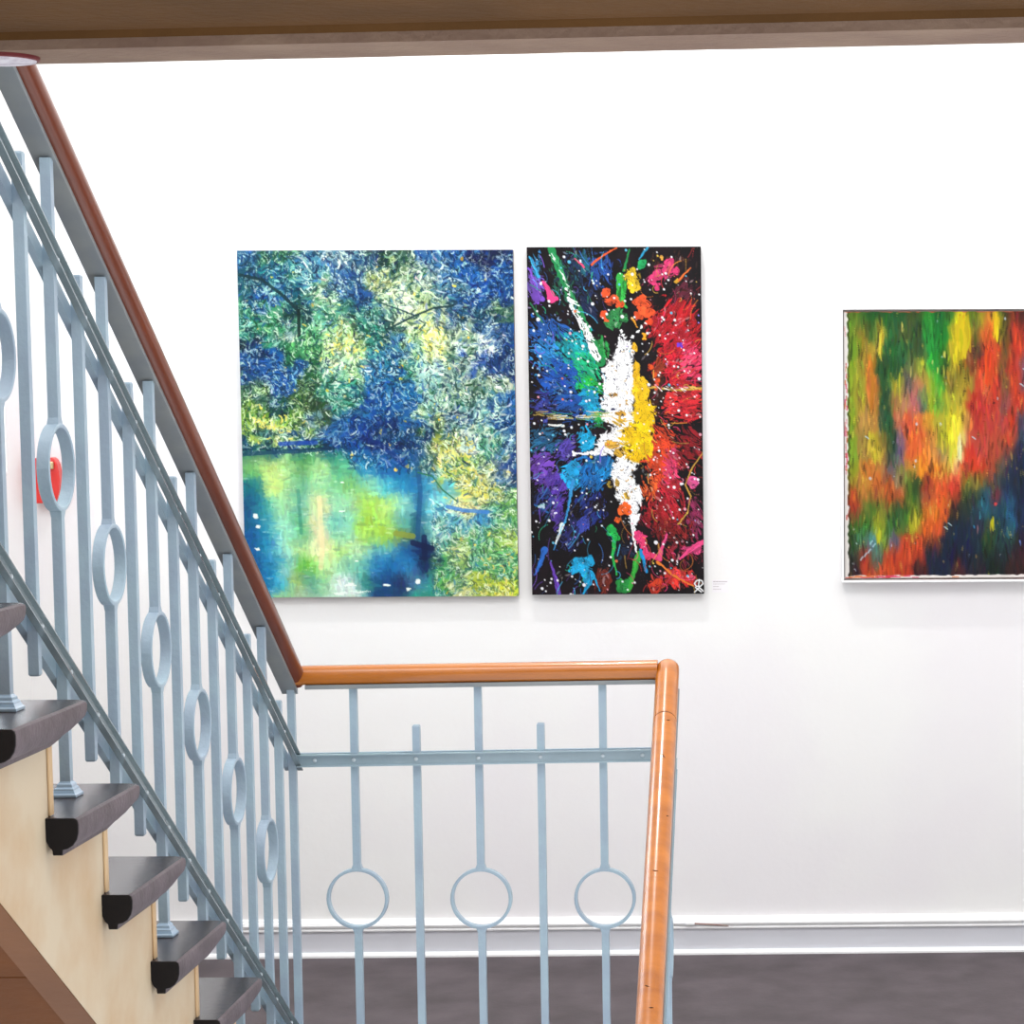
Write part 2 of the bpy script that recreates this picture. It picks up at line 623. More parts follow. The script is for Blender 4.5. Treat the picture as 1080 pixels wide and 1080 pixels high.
# handrail: knuckle with rounded top, a joint, then the long run
mb = MB()
L = []
TJ = .158
for t, k, dz in ((-.0245, .72, -.006), (-.0235, .84, -.003), (-.020, .92, -.001), (-.012, .98, 0), (.002, 1.0, 0), (.03, 1.0, 0), (TJ, 1.0, 0)):
    tt = max(t, 0)
    c = FR.o + FR.d * t + Vector((0, 0, zcr + dz - SL * 1.0 * max(t - .0, 0)))
    L.append([c + FR.n * (a * k) + Vector((0, 0, b * k * 1.1)) for a, b in railshape()])
mb.rings(L)
kn = mb.build('handrail_knuckle', WOOD, br, smooth=True)
mb = MB()
L = []
for t in (TJ, TJ + .0035):
    c = FR.o + FR.d * t + Vector((0, 0, zcr - SL * t))
    L.append([c + FR.n * (a * .97) + Vector((0, 0, b * 1.06)) for a, b in railshape()])
mb.rings(L)
mb.build('handrail_joint', SEAM, kn)
mb = MB()
L = []
for t in (TJ + .0035, .3, .6, 1.0, 1.4, 12.8 * HG):
    c = FR.o + FR.d * t + Vector((0, 0, zcr - SL * t))
    L.append([c + FR.n * a + Vector((0, 0, b * 1.12)) for a, b in railshape()])
mb.rings(L)
hr = mb.build('handrail', WOOD, br, smooth=True)
mb = MB()
L = []
for t in (.03, 12.8 * HG):
    c = FR.o + FR.d * t + Vector((0, 0, zcr - .0315 - SL * t))
    L.append([c + FR.n * a + Vector((0, 0, b)) for a, b in ((-.0215, 0), (.0275, 0), (.0275, .0105), (-.0215, .0105))])
mb.rings(L)
mb.build('handrail_plate', PLATE, br, bevel=.001)
# dents and scratches on the handrail
for t, a, ln, an in ((.185, .008, .010, 0), (.29, .002, .016, .9), (.60, -.002, .012, .2), (.93, .004, .009, 0), (.88, -.006, .01, .4), (.45, .016, .008, .3)):
    c = FR.o + FR.d * t + FR.n * a + Vector((0, 0, zcr - SL * t + .0215 * 1.12 * math.sqrt(max(0, 1 - (a / .0262) ** 2)) + .0002))
    d1 = (FR.n * math.cos(an) + FR.d * math.sin(an) + Vector((0, 0, -SL * math.sin(an)))).normalized()
    mb = MB()
    mb.tube([c - d1 * ln / 2, c, c + d1 * ln / 2], [.0004, .0011, .0004], 6)
    mb.build('scratch', SEAM, hr)

# ------------------------------------------------------------------ paintings
rg = np.random.default_rng(7)


def hexs(s):
    return np.array([int(s[i:i + 2], 16) / 255 for i in (0, 2, 4)])


def smooth_noise(h, w_, cell, seed):
    r = np.random.default_rng(seed)
    gh, gw = int(h / cell) + 3, int(w_ / cell) + 3
    g = r.random((gh, gw))
    y, x = np.mgrid[0:h, 0:w_] / cell
    yi, xi = y.astype(int), x.astype(int)
    fy, fx = y - yi, x - xi
    fy, fx = fy * fy * (3 - 2 * fy), fx * fx * (3 - 2 * fx)
    a = g[yi, xi] * (1 - fx) + g[yi, xi + 1] * fx
    b = g[yi + 1, xi] * (1 - fx) + g[yi + 1, xi + 1] * fx
    return a * (1 - fy) + b * fy


def guide(w_, h, S, pts, sig, warp):
    """soft map of colours from scattered samples; w_,h in sample units, S cells per unit"""
    W, Hh = int(w_ * S), int(h * S)
    y, x = np.mgrid[0:Hh, 0:W] / S
    if callable(warp):
        warp = warp(x, y)
    x = x + (smooth_noise(Hh, W, 9 * S, 3) - .5) * warp
    y = y + (smooth_noise(Hh, W, 9 * S, 5) - .5) * warp
    acc = np.zeros((Hh, W, 3))
    ww = np.zeros((Hh, W)) + 1e-9
    for u, v, c in pts:
        d2 = ((x - u) / sig[0]) ** 2 + ((y - v) / sig[1]) ** 2
        k = np.exp(-np.minimum(d2, 60)) + 1e-6 / (1 + d2)
        acc += k[..., None] * hexs(c)
        ww += k
    return acc / ww[..., None]


def stroke(img, pts, r, col, alpha=1.0, soft=.6):
    """pts array (n,2) in cells, r radius (scalar or array)"""
    Hh, W, _ = img.shape
    r = np.broadcast_to(np.asarray(r, float), (len(pts),))
    m = r.max() + 1.5
    x0, x1 = int(max(pts[:, 0].min() - m, 0)), int(min(pts[:, 0].max() + m + 1, W))
    y0, y1 = int(max(pts[:, 1].min() - m, 0)), int(min(pts[:, 1].max() + m + 1, Hh))
    if x1 <= x0 or y1 <= y0:
        return
    Y, X = np.mgrid[y0:y1, x0:x1]
    d = np.full(Y.shape, 1e9)
    for (a, b), rr in zip(pts, r):
        d = np.minimum(d, np.hypot(X - a, Y - b) - rr)
    k = np.clip(-d / soft + .5, 0, 1)[..., None] * alpha
    img[y0:y1, x0:x1] = img[y0:y1, x0:x1] * (1 - k) + np.asarray(col) * k


def curve(x, y, a, L, curv, n):
    s = np.linspace(-.5, .5, n) * L
    aa = a + curv * s / max(L, 1e-6)
    dx, dy = np.cos(aa), np.sin(aa)
    ds = L / max(n - 1, 1)
    px = np.cumsum(dx) * ds
    py = np.cumsum(dy) * ds
    return np.stack([x + px - px.mean(), y + py - py.mean()], 1)


def parse(s, dv=0, du=0):
    out = []
    for row in s.strip().split('\n'):
        v, rest = row.split(':')
        for it in rest.split():
            u, c = it.split(',')
            out.append((float(u) + du, float(v) + dv, c))
    return out


P1 = parse('''5:10,3a6f95 45,3f7a5a 75,4d88a0 105,7a9aa8 135,5a8098 150,2a4a40 175,4a7060 200,3a68a8 230,2a58a8 262,20205a 283,28407a
27:10,1f5f70 40,2f7f8a 70,6aa8b0 110,4a78a8 135,3a6a90 150,b0b870 175,7a9870 195,9ab0a8 215,5a88a8 245,2a5ab8 268,2048b0 285,2a5ab0
47:10,2a6a75 35,2a5fae 60,1f6f7a 85,8fb890 115,4a7a98 135,2f55a0 155,a8b888 175,e0f0c8 200,a0b880 220,5a8a98 250,3058b0 275,28508f
66:10,3f8a70 35,4a9a70 60,1c5048 90,6fb090 112,3f7f6a 135,3f8a80 150,6a9a90 175,c8d8b0 205,c0d090 225,4a6a90 250,3a7080 280,5a8068
83:10,3a8a80 30,2f8a5a 50,a8bfb8 75,5fae80 100,a0c890 118,9ab070 140,3f9080 155,3a6060 180,a8c080 200,f0e880 225,a0b090 255,4a70a0 282,2a50a0
102:10,143a4a 28,2858b0 50,2a7a50 75,6ab070 95,e8f0a8 118,d8e890 140,3a90a0 165,4a8ab0 190,a0c890 206,e8e890 225,8aa890 255,d8e4e0 282,2a4a88
122:15,2a55a0 50,2a5fa8 75,2f7048 100,9fd0b0 120,b8dc90 140,3a80b0 160,3078a8 180,5aa080 200,b0d8d0 225,90b0a0 255,4a60b0 282,2a4088
142:12,5a8068 38,2f58b0 70,3f6a40 100,4f9a80 125,3f8a90 142,2a5fb0 170,2a70b0 195,90c0b8 220,7a9a90 250,7a9880 275,b0c0a8
163:12,7aa040 40,2a6050 62,6f8a48 82,3c5a3a 110,5aa890 138,1f48a8 155,1f58a8 175,2f60a8 200,a0c8a8 225,80a890 255,7aa8a8 282,3a6ab0
180:12,b0cc58 35,dce488 55,80b040 78,6a90a0 100,2f60a8 130,1a3f9f 152,1a2f7a 175,2a60a8 205,a0b880 230,5a80a0 260,8ab0b0 282,2a50a0
190:12,a8c050 35,d8e070 60,a0b860 88,4a78a8 120,2848a8 150,1a3a80 168,3a78a8 182,2a5888 202,5a7040 225,6a9a98 250,a8c8b0 277,2a50a0
202:10,1a5a90 35,2a6a90 62,2050b0 90,2048a0 120,203a9a 145,18307a 170,18306a 186,2a5890 205,b0b850 220,d8d880 238,e0e8d8 262,60a880 282,5a88a0
213:10,1a5a50 30,1f5a4a 65,2a7040 90,1a6a5a 120,1a58a8 145,1f4aa0 165,18408a
221:12,90b868 30,c0d880 50,a0d088 62,4a9050 80,a0d490 105,50a880 128,2a80b0
229:10,5aa868 30,c8e080 50,a8d890 62,5a9a60 80,a8d890 105,60b080 128,2a88b0 150,1a48a0 170,1a58a0 190,3a7880 205,5a6a50 225,b0c850 245,80a860 270,a8b890 285,1f3088
246:8,1a6a78 30,c0e080 50,a8d890 60,50987c 75,a0dca0 95,80c890 115,80c070 135,90d0a0 150,50b8c8 170,2a80b0 186,1f609a 200,58b0c8 216,60b8c8 236,e8e060 256,e0d860 281,4a7098
265:6,18507a 20,2a8a90 35,a0e0a8 50,b0e0a0 59,3a8a8a 68,a0d8a8 80,e8d898 95,90d0a8 112,98d0a0 130,a0cc50 150,b0dc78 170,90d8c0 185,1a5a88 198,70c8d0 215,80d0d0 237,f0e090 258,68a060 280,70a850
286:8,185088 22,2a88a0 40,98d8b8 60,60b080 80,f0e0a8 92,60b8a8 110,90d8b8 128,a0d050 150,a8d860 167,60a8a0 185,205870 200,80c8c8 222,58a8b8 247,4088c8 268,58a898 284,58a860
298:8,184c90 24,2080a8 40,98dcc0 62,70b888 81,f0e4b0 100,90d0a8 128,a0d058 150,a8d040 168,80983a 185,205870 200,90d0b8 222,80b880 246,60b8a8 268,80b860 284,b0c858
311:8,18489a 22,1a70a8 38,98dcc8 60,b0d890 80,e8eab0 100,b0d880 120,b8e0a8 140,60b0b0 152,50a0b0 168,1a50a0 190,101c50 207,60a888 225,b0c870 246,58a060 276,a0c850
329:15,1a4888 28,2080b0 45,90d0b8 65,6ab840 82,c0e8a0 105,90d0a8 125,70c0a8 142,2a70b0 152,1a50a0 170,2a70b0 190,0e1a48 207,48a060 226,90b060 246,48a078 270,60a060 284,48a060
348:25,1a6aa8 38,50b8d0 55,c0cc60 66,3a8a88 80,90c890 105,e0f0e8 125,3a8a80 145,1a4080 165,203060 183,5080a0 198,20808a 210,80b848 230,70a070 252,b0c040 277,c8d840
361:40,98c890 60,a0c0a0 90,c0e0c8 110,d8ece0 145,1a3870 185,30907a 230,c8c888 255,a8b840 282,e0dc40''')


def paint_pond():
    S = 1.35
    w_, h = 290, 364
    g = guide(w_, h, S, P1, (10.5, 9.0), lambda x, y: np.where((y > 205) & (x < 200), 6.0, 26.0))
    bl = np.clip(g[..., 2] - g[..., 1] - .12, 0, 1)
    g[..., 1] += bl * .30
    g[..., 0] -= bl * .06
    g[..., 2] -= bl * .12
    g = np.clip(g, 0, 1)
    g = np.clip(.5 + (g - .5) * 1.04, 0, 1)
    img = g.copy()
    Hh, W, _ = img.shape
    ang = smooth_noise(Hh, W, 26, 11) * 4.2 - .6
    hn = smooth_noise(Hh, W, 7, 12)
    N_ = 15500
    X = rg.random(N_) * W
    Y = rg.random(N_) * Hh
    pond = lambda u, v: (v > 212 + 10 * (u > 110) + max(0, (u - 90)) * .12) and not (u > 192 and v < 262 and not (v > 228 + (u - 192) * .62 and v > 236 - (u < 215) * 8 and u < 262))
    for i in range(N_):
        x, y = X[i], Y[i]
        u, v = x / S, y / S
        ix, iy = int(x), int(y)
        c = g[iy, ix].copy()
        lum = c @ (.3, .6, .1)
        p = pond(u, v)
        lowr = u > 198 and v > 262
        bl_ = rg.random()
        if p and not lowr:
            a = (1.5708 if rg.random() < .62 else 0) + rg.normal() * .18
            L = rg.uniform(4, 13) * S
            r = rg.uniform(.9, 2.1) * S
            c = c * (1 + rg.normal() * .07) + rg.normal(size=3) * .022
            if bl_ < .05 and lum > .35:
                c = c * .5 + np.array((.95, .98, .9)) * .5
                r *= .6
                a = 0
                L *= .7
            elif bl_ < .12:
                c = c * .75 + np.array((.05, .35, .38)) * .25
            al = .62
            cv = rg.normal() * .3
        else:
            a = ang[iy, ix] + rg.normal() * .55
            L = rg.uniform(3.5, 10) * S
            r = rg.uniform(.5, 1.45) * S
            cv = rg.normal() * 1.5
            k = .75 if lowr else 1.0
            if v > 155 and 80 < u < 190 and lum < .42:
                k = .65
            dk = .40
            if bl_ < dk:
                t = rg.uniform(.3, .85) * k
                dark = np.array((.05, .17, .34)) if c[2] > c[1] or rg.random() < .3 else np.array((.07, .27, .22))
                c = c * (1 - t) + dark * t
            elif bl_ < dk + .26 + .22 * lum:
                t = rg.uniform(.4, .95) * k * (.5 + .8 * lum)
                t = min(t, .9)
                c = c * (1 - t) + np.array((.92, .97, .86)) * t
                r *= .85
            elif bl_ > .994:
                c = np.array((.93, .80, .25))
                L *= .4
                r *= 1.3
            elif bl_ > .90:
                c = c * .5 + np.array((.16, .38, .66)) * .5 if u > 180 or v < 80 or lum < .35 else c
            c = c * (1 + rg.normal() * .1) + rg.normal(size=3) * .03
            al = .88
        n = max(3, int(L / 1.6))
        stroke(img, curve(x, y, a, L, cv, n), r * np.sin(np.linspace(.5, 2.7, n)), np.clip(c, 0, 1), al)

    def S_(pts, r, col, al=1):
        q = []
        for (a, b), (c_, d) in zip(pts[:-1], pts[1:]):
            nn = max(2, int(math.hypot(c_ - a, d - b)))
            q += [(a + (c_ - a) * t / nn, b + (d - b) * t / nn) for t in range(nn)]
        q.append(pts[-1])
        stroke(img, np.array(q) * S, r * S, hexs(col), al)
    for i in range(3600):          # fine curled highlights and darks over the foliage
        x, y = rg.random() * W, rg.random() * Hh
        u, v = x / S, y / S
        if pond(u, v) and not (u > 198 and v > 262):
            continue
        c = g[int(y), int(x)]
        lum = c @ (.3, .6, .1)
        L = rg.uniform(3, 8) * S
        n = max(4, int(L / 1.2))
        P_ = curve(x, y, ang[int(y), int(x)] + rg.normal() * .8, L, rg.normal() * 2.6, n)
        if rg.random() < .18 + .55 * lum:
            t = rg.uniform(.3, .98)
            stroke(img, P_, rg.uniform(.35, .75) * S, c * (1 - t) + np.array((.93, .98, .9)) * t, .9)
        else:
            stroke(img, P_, rg.uniform(.4, .95) * S, c * .45 + np.array((.02, .12, .17)) * .55, .75)
    # branches, the dark bank line and bright marks
    S_([(2, 25), (25, 30), (45, 45), (62, 62)], 1.6, '123c40', .8)
    S_([(63, 62), (63, 88)], 1.7, '10302e', .85)
    S_([(160, 80), (185, 68), (205, 60), (225, 58)], 1.1, '24484c', .85)
    S_([(185, 68), (170, 62), (150, 55)], .8, '24484c', .7)
    S_([(0, 212), (30, 210), (60, 209), (95, 206)], 2.2, '123c58', .75)
    S_([(40, 201), (78, 200)], 2.2, '2a58b8', .7)
    S_([(128, 196), (150, 205), (172, 225)], 3.0, '16307a', .5)
    S_([(183, 215), (187, 250), (183, 300)], 2.6, '1a4a7a', .55)
    S_([(178, 306), (198, 312)], 3.0, '0c1840', .8)
    S_([(190, 300), (190, 322)], 3.0, '0c1840', .7)
    S_([(80, 258), (82, 310), (80, 332)], 2.6, 'f4e6ae', .6)
    S_([(58, 250), (60, 295)], 1.8, '2c8070', .45)
    S_([(160, 296), (178, 299)], 3, '88963a', .8)
    S_([(215, 268), (232, 272), (258, 274)], 2.0, '3f80d0', .8)
    S_([(185, 232), (200, 236), (210, 250), (225, 262)], .8, '2a7048', .9)
    for u, v, a_, b_ in ((108, 350, 12, 2.5), (118, 358, 16, 1.6), (100, 359, 12, 2.4), (12, 277, 3, 4), (15, 288, 2, 3), (14, 312, 3.5, 2), (150, 351, 4, 2.6),
                         (183, 347, 3, 4), (172, 355, 3, 2.5), (103, 272, 4, 1.6), (118, 325, 3, 1.4), (105, 242, 3, 1.4)):
        for _ in range(5):
            stroke(img, curve((u + rg.normal() * a_ * .3) * S, (v + rg.normal() * b_ * .3) * S, rg.normal() * .2, a_ * S * .6, 0, 6), b_ * .35 * S, np.array((.93, .97, .93)), .85)
    for _ in range(150):       # yellow blossoms
        cx, cy, sx_, sy_ = [(235, 235, 20, 10), (30, 180, 18, 7), (265, 342, 18, 14), (235, 208, 12, 7), (200, 92, 10, 10), (110, 105, 16, 12)][rg.integers(6)]
        x, y = (cx + rg.normal() * sx_) * S, (cy + rg.normal() * sy_) * S
        stroke(img, curve(x, y, rg.random() * 3, 3.4 * S, 1, 5), .8 * S, np.array((.93, .88, .45)) * rg.uniform(.85, 1.05), .85)
    lum = img @ np.array((.3, .6, .1))
    k = (.82 + .24 * smooth_noise(Hh, W, 30, 91))[..., None]
    img = np.clip(img, 0, 1) ** (1.0 + (np.mgrid[0:Hh, 0:W][0] < 208 * S) * (.12 + .22 * (1 - lum)))[..., None] * (k * .12 + .92)
    return img


P3 = parse('''10:10,5a8020 20,4a7a20 30,1f5a20 45,205a25 60,1e5526 75,3a5020 88,2a8a28 100,106a28 112,3a7a20 125,e0c810 138,507018 145,a09820 152,d07028 160,e0c010 168,2a3a18 175,8a3018 190,4a2018 215,803018 250,5a6020 285,2a5a28
25:10,6a9020 22,8a7820 32,2a5a20 40,c8a828 50,1f5a26 65,4a5a25 78,2f5025 90,1f8a30 105,107a28 118,d8c018 128,d8bc10 138,6a6020 146,c86828 152,e05020 162,d8b818 168,404018 178,b83820 190,a03020 215,c04020 250,a08820 285,305a28
45:10,6f9a20 24,9a8020 35,b8a030 50,1e5828 65,205a2a 80,304f28 92,209838 103,1a7a20 115,c8b018 125,c8a418 134,804018 140,3a3028 150,d84820 160,d04820 170,6a5020 180,c83820 190,c04020 220,b84028 255,d0a020 285,506020
62:8,88a020 20,98902a 30,d07820 40,205020 55,205a2a 72,60703a 82,8a9828 95,20a030 106,2a4a18 115,b8a828 125,807018 134,804020 145,d03c20 155,e04820 168,8a5028 178,c83820 190,7a5060 225,404870 260,c06830 285,706020
80:8,80a020 18,9a9828 31,d47828 42,1f5028 58,90902a 68,50484a 76,c88058 86,b08840 93,b0b828 100,30a830 110,806820 120,8a8020 130,a89028 143,c83820 148,d87838 160,c83820 170,6a5028 180,d03c20 190,704858 230,203058 285,a04828
100:8,80a01c 20,a89830 32,c88030 45,204a28 56,a07838 65,c08858 75,c06868 84,407050 92,c0c020 98,409030 106,a0a028 115,b8b030 125,b8a828 133,c02820 145,b83028 157,c03828 170,904848 180,c83820 188,c04028 230,182848 285,402838
120:8,88a020 22,b88840 34,b88038 45,185030 58,c06848 70,d05030 80,d86838 90,d89028 100,b0a830 110,d0c828 118,f0e020 128,c08840 138,b83028 150,c04030 165,b04038 178,c03820 188,4a4058 230,142040 285,182038
140:8,80a020 20,a08038 32,c0a828 42,806828 50,184828 60,806070 70,e06028 82,e06830 92,c88838 104,a0a020 114,f0e820 122,f0d880 132,c04838 145,b04030 160,b84830 175,c04828 185,304058 230,142040 285,182038
155:8,80a828 22,a08838 36,c8c028 45,a07838 51,184030 60,68507a 72,e06028 85,f08028 95,d88838 104,a08060 112,e8e030 120,f0d890 132,d83820 145,c04838 160,c05030 172,704038 182,182038 230,142040 285,182038
170:10,90a020 25,d07028 38,d08030 50,5a5868 60,90884a 72,c89030 85,f08a20 97,f08820 108,d0a030 118,f0b870 128,d84828 142,e04020 155,c04828 165,505040 175,202c48 188,142038 230,142040 285,182038
185:10,a09028 22,c88830 35,d06828 48,b05828 58,907050 68,708028 76,203f18 88,a83820 97,c85828 105,e04828 118,e03828 130,808028 142,807028 155,504830 165,1c3040 180,122038 230,142040 285,182038
200:12,c04820 22,a87828 35,a86828 50,c05020 60,c05828 70,4a6820 78,2a5a20 88,a04830 97,d05828 106,e86020 118,b04020 128,304020 140,283c30 150,205068 160,803038 172,1c3858 185,122038 230,182848 285,142038
215:12,b03820 22,607028 32,4a7020 45,808028 55,205a28 65,2a5a20 76,8a9020 88,d07020 97,e88020 106,e86020 115,282020 128,28342c 140,1c3848 150,205868 162,144050 175,205878 185,182848 230,182848 285,142038
232:12,3a6a20 25,3a7020 38,a0a820 48,306028 60,507028 75,a8a020 88,d86020 100,d85820 112,182838 125,142438 140,242c40 155,304030 165,163848 175,205870 188,162038 230,182848 285,142038
248:12,2a5020 20,408060 32,5090a0 42,80a830 52,605870 65,d04820 80,d04820 95,803820 108,101c38 125,101c38 140,102438 152,2a4020 165,204040 178,1c3830 188,201828 230,281828 285,142038
262:12,304830 22,a03828 35,506050 48,c84020 65,d04820 80,c04018 92,181838 110,101c38 130,101c38 150,102820 165,162828 180,281820 190,401818 230,301820 285,142038
276:12,301c20 25,c04020 45,c04820 65,b83820 80,401820 100,101c34 120,401c20 140,201c28 160,101c18 180,301818 230,301820 285,142038''')


def paint_fire(w_):
    S = 1.25
    h = 284
    pts = [(u - 2.5, v - 4, c) for u, v, c in P3]
    g = guide(w_, h, S, pts, (5.5, 9.5), 5)
    img = g.copy()
    Hh, W, _ = img.shape
    N_ = 8500
    for i in range(N_):
        x, y = rg.random() * W, rg.random() * Hh
        if x > 205 * S and rg.random() < .5:
            continue
        c = g[int(y), int(x)].copy()
        b = rg.random()
        L = rg.uniform(5, 20) * S
        r = rg.uniform(.5, 1.5) * S
        c = c * (1 + rg.normal() * .14) + rg.normal(size=3) * .035
        if b < .10:
            c = c * .5
        elif b < .14:
            c = c * .5 + np.array((.95, .8, .3)) * .5
            L *= .5
        elif b > .992:
            c = np.array((.8, .85, .9))
            L = 3
        n = max(3, int(L / 2))
        stroke(img, curve(x, y, 1.5708 + rg.normal() * .12, L, rg.normal() * .25, n), r * np.sin(np.linspace(.5, 2.7, n)), np.clip(c, 0, 1), .75)

    def V(u, v0, v1, r, col, al=.8):
        n = max(3, int(r * 3 + (v1 - v0) * r / 12))
        for _ in range(n):
            L = (v1 - v0) * rg.uniform(.3, .8)
            vc = rg.uniform(v0 + L / 2, v1 - L / 2)
            m = int(L) + 3
            c = hexs(col) * rg.uniform(.8, 1.1) + rg.normal(size=3) * .03
            stroke(img, curve((u - 2.5 + rg.normal() * r * .5) * S, (vc - 4) * S, 1.5708 + rg.normal() * .06, L * S, rg.normal() * .3, m),
                   max(.45, r * .45) * S * np.sin(np.linspace(.5, 2.7, m)), np.clip(c, 0, 1), al)
    for a in ((40, 22, 60, 1.3, 'd8c838'), (63, 14, 27, 1.1, 'dcd060'), (60, 65, 100, 1.1, 'c8c030'), (84, 55, 62, 1.6, 'e0d840'), (72, 60, 75, 1, 'd8c060'),
              (107, 45, 55, 1.3, 'e8e060'), (106, 60, 75, 1.0, 'e0d850'), (99, 62, 70, 1.0, 'd8e060'), (94, 53, 62, 1, 'f0f080'), (156, 220, 239, 1.7, 'd8d018'),
              (76, 212, 240, 1.2, 'd0c830'), (38, 233, 255, 2.0, 'c8c828'), (145, 200, 216, 1.0, '38a0b8'), (144, 216, 226, 1.0, '3098b0'), (141, 228, 246, .8, '806070'),
              (185, 247, 254, 1.2, '7088d0'), (137, 231, 235, 1.2, '3890c8'), (92, 205, 226, 1.0, 'f0b040'), (118, 112, 160, 3.5, 'f4e83c'), (122, 130, 165, 1.6, 'f8f0b0'),
              (161, 5, 38, 2.6, 'e4c418'), (125, 6, 55, 5, 'e0c814'), (119, 35, 62, 3, 'dcc41c'), (30, 55, 110, 2.6, 'd87c24'), (152, 40, 85, 3.4, 'e4481c'), (160, 207, 211, 1.6, 'd84040')):
        V(*a)
    for u, v in ((33, 252), (24, 262), (28, 258), (20, 266), (30, 249), (108, 234), (112, 230), (187, 82), (190, 66), (26, 137), (137, 138)):
        stroke(img, curve((u - 2.5) * S, (v - 4) * S, .6 - 1.6 * (v > 240), 4 * S, .4, 5), .7 * S, np.array((.75, .88, .92)), .8)
    # raw, paint-smeared edge strips
    ex = 4.0 * S + (smooth_noise(Hh, W, 5, 77) - .5) * 2.6
    yy_, xx_ = np.mgrid[0:Hh, 0:W]
    m = np.clip(ex - xx_, 0, 1)[..., None]
    img = img * (1 - m) + hexs('eee8e2') * m
    m = np.clip(ex * .75 - (Hh - 1 - yy_), 0, 1)[..., None]
    img = img * (1 - m) + hexs('f0e8e2') * m
    m = np.clip((smooth_noise(Hh, W, 6, 78) - .35) * 3 * S - yy_, 0, 1)[..., None]
    img = img * (1 - m) + hexs('c86a48') * m
    m = np.clip(1 - abs(xx_ - ex - 1.2) / 1.6, 0, 1)[..., None] * .75
    img = img * (1 - m) + hexs('2a2418') * m
    for i in range(60):
        col = [hexs('e0406a'), hexs('e0406a'), hexs('e07840'), hexs('c83028')][rg.integers(4)]
        if rg.random() < .45:
            v = [rg.uniform(110, 170), rg.uniform(0, 284)][rg.integers(2)]
            stroke(img, curve(rg.uniform(0, 3) * S, v * S, 1.57, 4 * S, 0, 4), rg.uniform(.4, .9) * S, col, .8)
        else:
            stroke(img, curve(rg.uniform(4, 75) * S if rg.random() < .7 else rg.random() * W, Hh - 1 - rg.random() * 2 * S, 0, 6 * S, 0, 6), .8 * S, col, .8)
    return img


